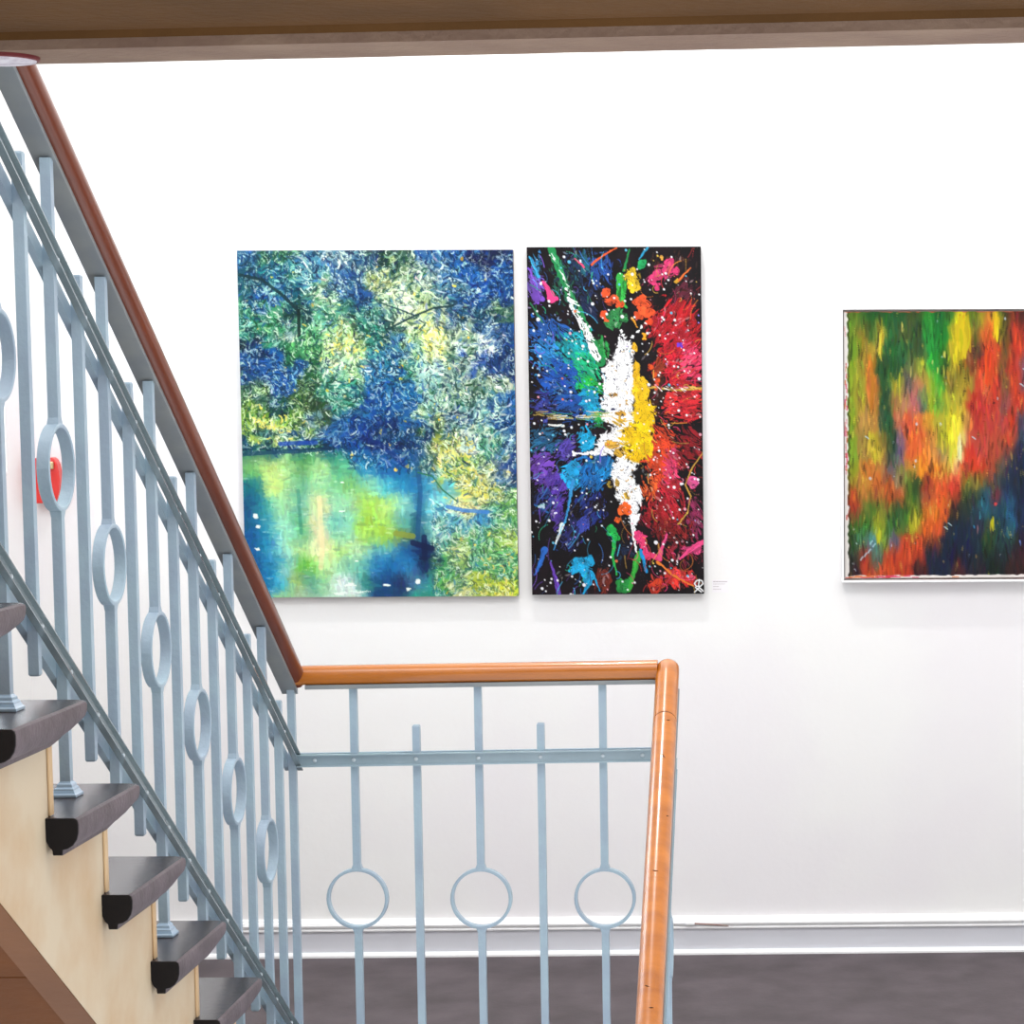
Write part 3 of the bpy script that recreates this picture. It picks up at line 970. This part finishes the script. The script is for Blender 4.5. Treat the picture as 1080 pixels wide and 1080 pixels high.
def paint_splash():
    S = 1.7
    w_, h = 184, 367
    Hh, W = int(h * S), int(w_ * S)
    img = np.zeros((Hh, W, 3)) + hexs('0c080b')
    n1 = smooth_noise(Hh, W, 22, 31)
    img += (n1[..., None] - .4).clip(0) * np.array((.10, .03, .06))

    tab = rg.random((256, 256))

    def pn(x, y, k=0):
        x, y = x + k * 17.3 + 400, y + k * 9.1 + 400
        xi, yi = np.floor(x).astype(int), np.floor(y).astype(int)
        fx, fy = x - xi, y - yi
        fx, fy = fx * fx * (3 - 2 * fx), fy * fy * (3 - 2 * fy)
        g_ = lambda a, b: tab[b % 256, a % 256]
        return (g_(xi, yi) * (1 - fx) + g_(xi + 1, yi) * fx) * (1 - fy) + (g_(xi, yi + 1) * (1 - fx) + g_(xi + 1, yi + 1) * fx) * fy

    cnt = [0]

    def marble(u, v, ru, rv, col, dens=.9, ang=0.0, cell=4.0, vein=1.0, stretch=1.6, tone=.5, ragged=1.2):
        cnt[0] += 1
        k = cnt[0]
        m = max(ru, rv) * 1.5 + 4
        x0, x1, y0, y1 = int(max((u - m) * S, 0)), int(min((u + m) * S, W)), int(max((v - m) * S, 0)), int(min((v + m) * S, Hh))
        if x1 <= x0 or y1 <= y0:
            return
        Y, X = np.mgrid[y0:y1, x0:x1] / S
        dx, dy = X - u, Y - v
        ca, sa = math.cos(ang), math.sin(ang)
        a, b = (dx * ca + dy * sa) / stretch, (-dx * sa + dy * ca)
        w1, w2 = pn(a / 7, b / 7, k) - .5, pn(a / 7, b / 7, k + 50) - .5
        a2, b2 = a + w1 * 14, b + w2 * 14
        n1_ = pn(a2 / cell, b2 / cell, k + 3) * .6 + pn(a2 / cell * 2.1, b2 / cell * 2.1, k + 5) * .4
        f = 1 - (dx / ru) ** 2 - (dy / rv) ** 2 + (n1_ - .5) * 2 * ragged - (1 - dens) * 1.1
        mk = np.clip(f * 3.5, 0, 1)
        n2 = pn(a2 / cell * 1.5 + 7, b2 / cell * 1.5, k + 9)
        n3 = pn(a2 / cell * 1.9, b2 / cell * 1.9 + 5, k + 11)
        n4 = pn(a2 / 5, b2 / 5, k + 13)
        c = hexs(col) * (1 - tone / 2 + tone * n4)[..., None]
        dv = np.clip(1 - abs(n2 - .5) / (.055 * vein), 0, 1)[..., None] * .8
        c = c * (1 - dv) + np.array((.05, .03, .05)) * dv
        lv = np.clip(1 - abs(n3 - .55) / (.03 * vein), 0, 1)[..., None] * .35
        c = c * (1 - lv) + (c * .4 + .55) * lv
        mk = mk[..., None]
        img[y0:y1, x0:x1] = img[y0:y1, x0:x1] * (1 - mk) + np.clip(c, 0, 1) * mk

    def fil(u, v, ru, rv, col, dens, n=None, ang=None, big=1.0):
        marble(u, v, ru * 1.22, rv * 1.22, col, min(dens * 1.0, 1.0), math.atan2(v - 165, u - 100), 2.3, 1.1, 2.3)
        fil2(u, v, ru, rv, col, dens * .22, None, ang, big * .8)

    def fil2(u, v, ru, rv, col, dens, n=None, ang=None, big=1.0):
        """a tangle of fluid filaments and splats around (u,v)"""
        c0 = hexs(col)
        n = n or int(ru * rv * 1.0 * dens)
        for _ in range(n):
            q = rg.normal(size=2) * .55
            if dens >= .9:
                q = q.clip(-1.05, 1.05)
            x, y = u + q[0] * ru, v + q[1] * rv
            k = rg.random()
            c = c0 * rg.uniform(.65, 1.12) + rg.normal(size=3) * .03
            if k < .13:
                c = c * .6 + .38
            elif k < .25:
                c = c * .3
            a = math.atan2(y - 165, x - 100) + rg.normal() * .45
            L = rg.uniform(2.5, 9) * big
            m = max(3, int(L * S / 1.5))
            rr = rg.uniform(.45, 1.5) * big
            stroke(img, curve(x * S, y * S, a, L * S, rg.normal() * 1.8, m), rr * S * np.sin(np.linspace(.3, 2.9, m)) ** .7, np.clip(c, 0, 1), .93)

    def blob(u, v, ru, rv, col, n=9, hol=0):
        c0 = hexs(col)
        for k in range(n):
            a = rg.random() * 6.28
            rr = rg.uniform(.1, .62)
            stroke(img, curve((u + math.cos(a) * ru * rr) * S, (v + math.sin(a) * rv * rr) * S, rg.random() * 3, min(ru, rv) * .8 * S, 1, 5),
                   min(ru, rv) * .42 * S, np.clip(c0 * rg.uniform(.88, 1.1), 0, 1), 1)
        for k in range(hol):
            a = rg.random() * 6.28
            stroke(img, curve((u + math.cos(a) * ru * .5) * S, (v + math.sin(a) * rv * .5) * S, a + 1.5, 3 * S, 2, 6), .35 * S, c0 * .45, .9)

    def line(pts, r0, r1, col, al=1, wob=.6):
        q = []
        for (a, b), (c_, d) in zip(pts[:-1], pts[1:]):
            nn = max(2, int(math.hypot(c_ - a, d - b) * 1.2))
            q += [(a + (c_ - a) * t / nn, b + (d - b) * t / nn) for t in range(nn)]
        q.append(pts[-1])
        q = np.array(q, float)
        m_ = len(q)
        if wob > 0:
            ker = np.ones(5) / 5
            jit = rg.normal(size=(m_ + 4, 2)) * wob * min(1.6, .55 + max(r0, r1) * .28)
            q += np.stack([np.convolve(jit[:, 0], ker, 'valid'), np.convolve(jit[:, 1], ker, 'valid')], 1)
            rad = np.convolve(rg.uniform(.45, 1.5, m_ + 4), ker, 'valid')
        else:
            rad = np.ones(m_)
        stroke(img, q * S, np.linspace(r0, r1, m_) * S * rad, hexs(col), al)
        if max(r0, r1) > 1.5 and wob > 0:      # darker and lighter streaks inside the broad runs
            for kk in range(3):
                o_ = rg.normal(size=2) * max(r0, r1) * .3
                i0 = rg.integers(0, max(1, m_ // 2))
                stroke(img, (q[i0:i0 + max(3, m_ // 3)] + o_) * S, .4 * S, np.clip(hexs(col) * [.55, 1.35, .7][kk], 0, 1), .8)

    for a in ((8, 38, 10, 18, '6a4aa8', .6, None, .9), (10, 20, 6, 14, '2a80b0', .5, None, 1.1), (78, 24, 15, 18, '204a98', .6), (60, 20, 12, 20, '1c6070', .35, None, 1.1),
              (62, 60, 16, 22, '1a2850', .35), (38, 40, 14, 26, '1f6048', .35, None, 1.0), (45, 30, 20, 25, '142848', .3), (150, 20, 26, 14, '402018', .4), (165, 50, 16, 20, '501828', .4),
              (22, 88, 22, 15, '2058a8', .7), (20, 112, 17, 15, '2a88d0', .75), (50, 110, 17, 18, '18a8b0', .95), (60, 128, 14, 17, '18b478', .95), (65, 148, 11, 9, '20b848', 1.1),
              (32, 140, 20, 22, '1a50a8', .65), (63, 166, 11, 17, '18a0d0', .95), (42, 165, 15, 18, '1c50a0', .6), (14, 168, 13, 15, '343c90', .5),
              (78, 105, 7, 10, '28a048', .9), (75, 178, 6, 9, '20a048', .9),
              (155, 84, 25, 24, 'b81a22', 1.05), (158, 118, 20, 26, 'c01c2c', 1.0), (172, 120, 10, 18, 'e03a60', .8), (165, 160, 17, 20, 'c4242c', .9), (150, 165, 7, 12, 'd83030', .9),
              (136, 150, 8, 16, '3a1812', .8), (130, 175, 7, 20, '46200f', .5), (137, 128, 7, 14, '8a3018', .5),
              (16, 203, 17, 14, '1f5a80', .7), (40, 212, 11, 11, '5040a0', .8), (12, 230, 12, 15, '6a40a8', .85), (27, 250, 14, 15, '5a3aa8', .85), (60, 203, 8, 12, '18a0d0', .95),
              (46, 238, 11, 13, '20a8e0', .95), (62, 240, 14, 17, '1468b0', .9, None, 1.4), (80, 232, 9, 10, '1890d8', .9), (75, 222, 9, 8, '2060a8', .8),
              (62, 272, 18, 15, '1c2c78', .55), (28, 276, 6, 16, '5838a8', .8, None, 1.4), (55, 292, 9, 9, '4050b8', .65), (14, 268, 12, 16, '283878', .45), (40, 300, 14, 20, '283070', .35),
              (138, 218, 17, 28, 'e04422', .95, None, 1.4), (126, 254, 8, 12, 'e86028', .9), (150, 235, 8, 20, 'e04068', .85, None, 1.5), (168, 212, 14, 22, '8a1820', .6, None, .8),
              (142, 280, 24, 20, '9a1820', .7, None, 1.4), (148, 258, 12, 14, 'c82434', .8), (174, 285, 9, 24, '8a2850', .55, None, 1.5), (150, 300, 22, 16, '7a1818', .5),
              (160, 325, 20, 16, '902030', .4), (155, 350, 16, 8, 'd83028', .85, None, .7), (131, 357, 7, 8, 'b83020', .9), (75, 350, 9, 12, '6a2418', .8, None, 1.4), (100, 320, 12, 14, '182848', .4)):
        fil(*a)
    # pure black gaps that stay open
    for u, v, a, b in ((128, 112, 7, 9), (95, 80, 5, 8), (122, 243, 5, 12), (75, 330, 8, 6), (98, 300, 6, 9), (45, 275, 7, 8), (70, 270, 8, 6), (25, 305, 8, 6), (30, 345, 8, 8), (118, 345, 4, 8)):
        fil(u, v, a, b, '120a10', .8)
    # green, yellow, orange shapes at the top
    blob(100, 40, 6, 20, '2a9a3a', 14, 4)
    line([(98, 30), (96, 50), (104, 64)], 3.5, 1.2, '35b048')
    blob(110, 30, 6, 8, 'e4c024', 9, 3)
    blob(112, 41, 6, 7, 'eac428', 9, 3)
    blob(121, 18, 5, 5, '1fa058', 8, 2)
    line([(108, 3), (102, 25)], .8, 1.5, '1f8a48')
    line([(127, 1), (118, 13)], 1.4, .8, '2a98c0')
    for u, v in ((83, 48), (90, 54), (97, 60), (80, 70), (85, 75), (115, 57), (121, 62), (126, 70), (117, 72), (129, 68), (120, 54)):
        blob(u, v, 5, 4.5, 'e85428', 6, 1)
    for u, v in ((88, 72), (95, 68), (86, 82), (92, 80), (100, 74)):
        fil(u, v, 5, 4, '2f8a48', 1.3)
    line([(110, 75), (115, 84)], 1.3, .6, 'e09828')
    for u, v, a, b in ((150, 17, 5, 5), (140, 30, 6, 6), (133, 35, 6, 5), (157, 26, 5, 4), (146, 24, 6, 5), (137, 42, 3, 6)):
        blob(u, v, a, b, 'dc3a72', 7, 2)
    blob(157, 36, 3, 2.5, 'e0a830', 5)
    blob(142, 11, 2.5, 2.5, 'dca040', 4)
    line([(68, 18), (82, 8), (94, 1)], 1.2, .7, 'e85c28')
    line([(172, 22), (160, 35)], .8, 1.2, 'e07030')
    blob(26, 53, 5, 5, 'ec3c88', 9)
    line([(17, 36), (26, 54)], 1.4, 4.4, 'ec4488')
    line([(50, 12), (60, 21)], .8, 1.3, 'e85078')
    line([(3, 10), (12, 30)], .8, 1.6, '38a8d8')
    line([(2, 22), (12, 46), (16, 55)], 1, 2.6, '8050c8')
    line([(3, 58), (15, 78)], .8, 1.2, '287850')
    # diagonal jet: green edge, white core
    line([(25, 1), (40, 40), (58, 78), (76, 120)], 3.2, 4.2, '1f8a4c')
    for _ in range(60):
        t = rg.random()
        line([(28 + 46 * t + rg.normal() * 1.2, 6 + 110 * t), (30 + 46 * t + rg.normal(), 11 + 110 * t)], .5, .7, ['40a868', '0e3020', 'e8f4ec'][rg.integers(3)])
    line([(40, 42), (52, 72), (62, 92), (73, 116)], .9, 3.6, 'ffffff', wob=1.2)
    for _ in range(46):
        t = rg.random() ** .7
        line([(41 + 33 * t + rg.normal() * 2, 44 + 74 * t), (43 + 33 * t + rg.normal() * 2, 47 + 74 * t)], .6, .7, ['ffffff', 'ffffff', '20402c'][rg.integers(3)])
    # white heart of the picture
    for a in ((102, 112, 11, 17), (95, 134, 18, 22), (93, 160, 18, 24), (104, 145, 13, 24), (92, 178, 15, 10), (102, 182, 12, 13), (95, 200, 16, 12)):
        marble(*a, 'ffffff', 1.0, 1.5, 3.0, .75, 1.3, .06, .7)
    for a in ((98, 240, 12, 19), (104, 225, 12, 11), (102, 258, 11, 16), (109, 278, 6, 18), (112, 262, 7, 12)):
        marble(*a, 'ffffff', 1.0, 1.5, 2.8, .8, 1.3, .06, .9)
    line([(108, 285), (109, 305), (112, 322)], 2.6, .7, 'ffffff')
    line([(114, 255), (117, 272)], 1.4, .7, 'ffffff')
    for a in ((80, 212, 14, 7), (66, 216, 12, 3.2), (88, 204, 9, 8), (78, 203, 6, 8)):
        marble(*a, 'ffffff', .95, .1, 2.6, 1.0, 1.6, .1, 1.0)
    line([(60, 217), (49, 216)], 1.2, .9, 'ffffff')
    blob(47, 216, 2.6, 2.6, 'ffffff', 5)
    for u_, v_ in ((104, 100), (100, 92), (96, 96), (110, 94), (116, 88), (120, 84), (124, 80), (98, 88)):
        blob(u_, v_, 1.8, 2.2, 'ffffff', 4)
    # yellow
    for a in ((114, 132, 4, 14, 'e8b41c'), (118, 152, 9, 16, 'f0c01a'), (120, 176, 14, 16, 'f2c412'), (117, 196, 15, 18, 'f4c80e'), (112, 215, 13, 12, 'f2c00e'), (122, 205, 9, 18, 'f6cc10'), (104, 196, 7, 8, 'e8b830')):
        marble(*a, 1.0, 1.3, 3.0, .55, 1.6, .3, .75)
    for a in ((88, 208, 10, 6, 'dca83c'), (97, 215, 8, 5, 'e0b038'), (100, 174, 10, 3, 'd8a030'), (88, 155, 6, 3, 'c89030'), (101, 262, 5, 5, 'e0b030'), (92, 248, 3, 7, 'c8a040'), (84, 249, 3, 4, '988030')):
        marble(*a, .75, .3, 2.4, 1.0, 1.6, .4, 1.2)
    for a in ((104, 196, 13, 8, 'f0c014'), (108, 208, 12, 10, 'f4c80e'), (98, 182, 10, 5, 'e0b02c')):
        marble(*a, .8, .4, 2.6, .9, 1.6, .4, 1.2)
    for _ in range(90):
        v = rg.uniform(104, 270)
        x = (100 if v < 200 else 103) + rg.normal() * 9
        stroke(img, curve(x * S, v * S, rg.random() * 3, rg.uniform(1.5, 4) * S, 2, 6), rg.uniform(.3, .6) * S, hexs(['1a1414', 'a87820', '303048', 'd09c28'][rg.integers(4)]), .9)
    blob(95, 198, 4, 2.2, 'ffffff', 5)
    blob(89, 170, 5, 1.6, '20244c', 6)
    blob(112, 105, 3.5, 6, 'e8b020', 7, 2)
    blob(123, 93, 2.6, 6, 'e8a020', 6)
    for u, v in ((133, 133), (136, 140), (134, 146), (129, 125)):
        blob(u, v, 3, 4, 'd85020', 5, 1)
    # lines flung across
    line([(125, 147), (140, 148), (160, 150), (184, 148)], .9, 1.3, 'c8a040')
    for _ in range(26):
        x = 126 + rg.random() * 52
        line([(x, 147 + rg.normal()), (x + 5, 149 + rg.normal() * 1.6)], .5, .5, ['ffffff', 'e8c060', '604018'][rg.integers(3)])
    for _ in range(30):
        x = rg.random() * 78
        yc = 177 + rg.normal() * 2.6
        line([(x, yc), (x + rg.uniform(5, 16), yc + rg.normal() * .8)], .45, .6, ['c8b060', 'e8e4d0', 'a89040', '80a870'][rg.integers(4)])
    line([(20, 186), (36, 187)], .9, 1.3, 'f4f4ee')
    # cyan / green / pink splats lower down
    for u, v, a, b, c in ((54, 335, 10, 8, '1ca4d8'), (62, 328, 5, 10, '1ca4d8'), (60, 345, 7, 10, '1a9cd0'), (43, 340, 4, 5, '1ca4d8'),
                          (100, 276, 7, 7, 'f46424'), (92, 287, 4, 3, 'f46424'), (46, 232, 7, 8, '20a8e4'), (42, 246, 5, 7, '20a0dc'),
                          (85, 298, 5, 6, '20b44c'), (90, 306, 4, 6, '20b44c'), (97, 357, 7, 7, '208a3c'), (172, 247, 6, 6, 'e85898'), (174, 318, 8, 5, 'f04c88'),
                          (115, 303, 5, 5, 'e43c78'), (122, 326, 5, 4, 'e03c68'), (60, 205, 6, 5, '18a4d4'), (133, 354, 4, 5, 'd04020'), (154, 343, 6, 4, 'e04838'), (169, 348, 6, 3, 'f45878')):
        blob(u, v, a, b, c, 10, 3)
    for a in ((54, 334, 11, 8, '1ca4d8', .7), (60, 348, 7, 9, '1a9cd0', 1.2), (46, 236, 8, 12, '20a8e4', 1.3), (87, 300, 5, 10, '20b44c', 1.3), (97, 356, 9, 8, '238c3e', 1.0),
              (170, 319, 12, 5, 'f04c88', 2.7), (172, 247, 6, 6, 'e85898', .4), (118, 312, 6, 12, 'e43c72', 1.9), (152, 344, 12, 6, 'd83a34', .7), (110, 32, 9, 12, 'ecc424', 1.3),
              (100, 44, 6, 15, '2c9c3c', 1.5), (145, 26, 12, 8, 'dc3a72', 2.6), (90, 56, 9, 6, 'e85428', .6), (122, 64, 8, 9, 'e85428', 1.1), (128, 78, 5, 5, 'd84020', .5), (10, 50, 6, 12, '7a4cc0', 1.2)):
        marble(a[0], a[1], a[2], a[3], a[4], .8, a[5], 2.6, 1.0, 1.8, .7, 1.1)
    line([(45, 245), (42, 262), (37, 285), (28, 305), (24, 318)], 1.6, .7, '3890d0')
    line([(33, 292), (26, 312)], 2.2, .8, 'e8f0f0')
    line([(62, 350), (54, 366)], 2.2, 1.2, '1a9cd0')
    line([(65, 345), (72, 362)], 1.4, .7, '1a9cd0')
    line([(88, 310), (86, 325), (90, 345)], 2.0, .8, '28b850')
    line([(114, 322), (108, 345), (103, 362)], 3.0, 2.2, '38ac3c')
    line([(116, 318), (122, 342)], 2.0, 1.6, '1890d0')
    line([(118, 305), (122, 322), (136, 328)], 1.8, 2.8, 'e43c70')
    line([(144, 303), (138, 318), (136, 328)], 1.4, 2.2, 'e84c84')
    line([(182, 311), (170, 318), (158, 328)], 3.0, 1.2, 'f04c88')
    line([(184, 215), (172, 232), (164, 250), (170, 262)], .7, .7, 'c89840')
    line([(170, 262), (166, 280), (156, 292)], .7, .8, 'c89840')
    line([(134, 332), (150, 346), (172, 358)], 1.4, .7, 'e88030')
    line([(14, 318), (8, 335), (3, 345)], 2.8, 1.2, '2a68c0')
    line([(20, 330), (26, 352), (28, 365)], 1.0, 2.4, '6840b0')
    line([(4, 270), (18, 278)], .8, 1.0, '2060a0')
    blob(12, 272, 4, 3, 'b8d0e0', 4)
    for _ in range(260):      # fine threads
        x, y = rg.random() * w_, rg.random() * h
        col = ['2a5a9a', '208a60', '6a48a8', '3aa0c8'] if x < 95 else ['b03030', 'd07828', 'c83868', 'c8a040']
        stroke(img, curve(x * S, y * S, math.atan2(y - 165, x - 100) + rg.normal() * .4, rg.uniform(5, 24) * S, rg.normal() * 1.4, 26), rg.uniform(.25, .5) * S, np.clip(hexs(col[rg.integers(4)]) * rg.uniform(.8, 1.4), 0, 1), .85) if abs(x - 102) > 20 or y > 290 else None
    blob(160, 103, 4, 3, '7038c0', 6)
    for _ in range(460):     # fine specks
        x, y = rg.random() * w_, rg.random() * h
        r = abs(rg.normal()) * .55 + .35
        if rg.random() < .05:
            r += .5
        c = hexs('fbfbff') if rg.random() < .8 else hexs(['f0a0b0', 'e8c850', '60c0e0', 'e87848', 'a888e8'][rg.integers(5)])
        stroke(img, np.array([[x * S, y * S], [x * S + .4, y * S + .4]]), r * S, c, .95)
    # monogram in the lower right corner
    for pts in ([(173, 355), (175, 352), (178, 351), (181, 352), (182, 355), (179, 358), (175, 358), (173, 355)], [(178, 352), (177, 358)], [(173, 364), (178, 359), (182, 363)], [(174, 359), (180, 364)]):
        line(pts, .75, .75, 'f4f4f4', wob=0)
    return img


def canvas_mesh(img, x0, x1, z0, z1, y, name, parent, rough, coat=0.0, level=.8):
    """front face of a stretched canvas, colours held per vertex; y is the front plane (local)"""
    Hh, W, _ = img.shape
    gx = np.linspace(x0, x1, W)
    gz = np.linspace(z1, z0, Hh)
    X, Z = np.meshgrid(gx, gz)
    lum = img @ np.array((.3, .6, .1))
    relief = (lum - lum.mean()) * .0012
    relief[0, :] = relief[-1, :] = 0
    relief[:, 0] = relief[:, -1] = 0
    co = np.stack([X, y - relief, Z], -1).reshape(-1, 3).astype(np.float32)
    idx = np.arange(Hh * W).reshape(Hh, W)
    q = np.stack([idx[:-1, :-1], idx[1:, :-1], idx[1:, 1:], idx[:-1, 1:]], -1).reshape(-1, 4)
    me = bpy.data.meshes.new(name)
    me.vertices.add(len(co))
    me.vertices.foreach_set('co', co.ravel())
    me.loops.add(q.size)
    me.loops.foreach_set('vertex_index', q.ravel().astype(np.int32))
    me.polygons.add(len(q))
    me.polygons.foreach_set('loop_start', np.arange(0, q.size, 4, dtype=np.int32))
    me.polygons.foreach_set('loop_total', np.full(len(q), 4, dtype=np.int32))
    me.update()
    c = np.clip(img, 0, 1)
    l = level * np.where(c <= .04045, c / 12.92, ((c + .055) / 1.055) ** 2.4)
    at = me.color_attributes.new('paint', 'FLOAT_COLOR', 'POINT')
    buf = np.ones((Hh * W, 4), dtype=np.float32)
    buf[:, :3] = l.reshape(-1, 3)
    at.data.foreach_set('color', buf.ravel())
    me.shade_smooth()
    m = bpy.data.materials.new(name + '_oil_paint')
    m.use_nodes = True
    nt = m.node_tree
    b = nt.nodes['Principled BSDF']
    b.inputs['Roughness'].default_value = rough
    b.inputs['Coat Weight'].default_value = coat
    b.inputs['Specular IOR Level'].default_value = .2
    a = nt.nodes.new('ShaderNodeAttribute')
    a.attribute_name = 'paint'
    nt.links.new(a.outputs['Color'], b.inputs['Base Color'])
    me.materials.append(m)
    o = bpy.data.objects.new(name, me)
    COL.objects.link(o)
    o.parent = parent
    return o


EDGE = mat('raw_canvas_edge', '8a7f7c', 0.8, col2='6a6468', scale=20)
EDGE2 = mat('dark_painted_canvas_edge', '4a3e42', 0.7, col2='2a2228', scale=20)


def wall_root(name, x, z, label, cat, group=None):
    return root(name, label, cat, group, (x, wy(x), z), WROT)


def lx(x0, x1):
    c = (x0 + x1) / 2
    return c, (x1 - x0) / 2


# pond painting
cx, hw = lx(-1.771, -.9705)
p = wall_root('painting', cx, 1.0805, 'large blue, green and yellow painting of a pond under trees, left of the splash picture', 'painting')
MB().box(-hw, hw, -.0225, -.001, 0, 1.0125).build('canvas', EDGE, p, bevel=.002)
canvas_mesh(paint_pond(), -hw, hw, 0, 1.0125, -.0232, 'painted_surface', p, .6, level=.9)
# splash painting
cx, hw = lx(-.930, -.4235)
p = wall_root('painting', cx, 1.084, 'tall narrow black painting with rainbow paint splashes and a white and yellow centre', 'painting')
MB().box(-hw, hw, -.0255, -.001, 0, 1.016).build('canvas', EDGE2, p, bevel=.002)
canvas_mesh(paint_splash(), -hw, hw, 0, 1.016, -.0262, 'painted_surface', p, .6, level=.85)
# framed painting on the right
X0, X1, Z0, Z1 = -.0165, .99, 1.1155, 1.9215
cx, hw = lx(X0, X1)
p = wall_root('painting', cx, Z0, 'red, orange, green and dark blue abstract painting in a thin white frame', 'painting')
hh = Z1 - Z0
fr = MB()
tq, dp = .0065, .043
fr.box(-hw, -hw + tq, -dp, -.001, 0, hh)
fr.box(hw - tq, hw, -dp, -.001, 0, hh)
fr.box(-hw + tq, hw - tq, -dp, -.001, hh - tq, hh)
fr.box(-hw + tq, hw - tq, -dp, -.001, 0, tq)
fr.build('frame', WHITE, p, bevel=.0008)
MB().box(-hw + tq, hw - tq, -.010, -.0015, tq, hh - tq).build('backing_board', mat('warm_grey_board', 'd9d0cc', .8), p)
g_ = .003
cw = 2 * (hw - tq - g_)
MB().box(-hw + tq + g_, hw - tq - g_, -.033, -.0105, tq + .006, hh - tq - .006).build('canvas', mat('paint_smeared_canvas_edge', 'e8ddd4', .8, col2='c04038', scale=14, lo=.5, hi=.62), p)
canvas_mesh(paint_fire(int(cw * 355)), -hw + tq + g_, hw - tq - g_, tq + .006, hh - tq - .006, -.0337, 'painted_surface', p, .5)

# ------------------------------------------------------------------ small things on the wall
p = wall_root('picture_label', -.376, 1.086, 'tiny white caption card with grey print right of the splash painting', 'label')
MB().box(-.024, .024, -.0008, -.0001, 0, .037).build('card', mat('white_card', 'f4f1f3', .7), p)
mb = MB()
for k, (a, b) in enumerate(((-.021, .021), (-.021, .014), (-.021, -.003), (-.021, .002))):
    zt = .033 - k * .0075
    x = a
    rr_ = random.Random(k)
    while x < b - .002:
        wd = rr_.uniform(.003, .008)
        mb.box(x, min(x + wd, b), -.00105, -.00075, zt - (.0024 if k == 0 else .0014), zt)
        x += wd + .0009
mb.build('printed_text', mat('grey_ink', 'b9aeb2', .8), p)

# red alarm box in the left corner
p = wall_root('alarm_box', -2.338, 1.362, 'small red alarm box with rounded side seen through the left balustrade', 'alarm box')
mb = MB()
out = [(-.038, 0)] + [(-.038, .132)] + [(.018, .134)]
for k in range(9):
    a = math.pi / 2 - math.pi * k / 8
    out.append((.018 + .020 * math.cos(a), .067 + .067 * math.sin(a)))
out += [(.018, .0)]
seen = []
for q in out:
    if not seen or (abs(q[0] - seen[-1][0]) + abs(q[1] - seen[-1][1])) > 1e-4:
        seen.append(q)
mb.rings([[(x, -.042, z) for x, z in seen], [(x, -.001, z) for x, z in seen]])
bx = mb.build('housing', RED, p, bevel=.003)
MB().box(.010, .024, -.055, -.0415, .100, .122).build('brass_knob', BRASS, p, bevel=.003)

# thin cable with a white clip lying on the baseboard
x0 = -.475
p = wall_root('cable_end', x0, .0893, 'thin brown cable end with a white clip on the baseboard beside the right handrail', 'cable')
mb = MB()
mb.tube([(.012, -.024, .006), (.04, -.0235, .004), (.08, -.0235, .001), (.115, -.023, -.002)], [.0022, .0020, .0018, .0012], 8)
mb.build('cable', mat('rusty_brown_cable', '9a7468', .6), p, smooth=True)
MB().box(-.012, .014, -.030, -.0225, .0015, .010).build('clip', WHITE, p, bevel=.002)

# round disc under the slab edge, top left
p = root('ceiling_disc', 'small round white disc with dark red rim under the brown ceiling edge', 'ceiling lamp', None, (-1.040, 3.236, ZL))
mb = MB()
L = []
for r, z in ((.050, -.0002), (.050, -.004), (.0475, -.0052), (.046, -.0040)):
    L.append([(r * math.cos(a), r * math.sin(a), z) for a in [2 * math.pi * k / 40 for k in range(40)]])
mb.rings(L)
mb.build('rim', mat('dark_red_rim', '6a1c22', .5), p, smooth=True)
mb = MB()
L = []
for r, z in ((.0465, -.0035), (.0455, -.0062), (.030, -.0085), (.012, -.0095)):
    L.append([(r * math.cos(a), r * math.sin(a), z) for a in [2 * math.pi * k / 40 for k in range(40)]])
mb.rings(L)
mb.build('disc_face', mat('speckled_white_disc', 'e9e4ea', .4, col2='b8aab8', scale=60), p, smooth=True)
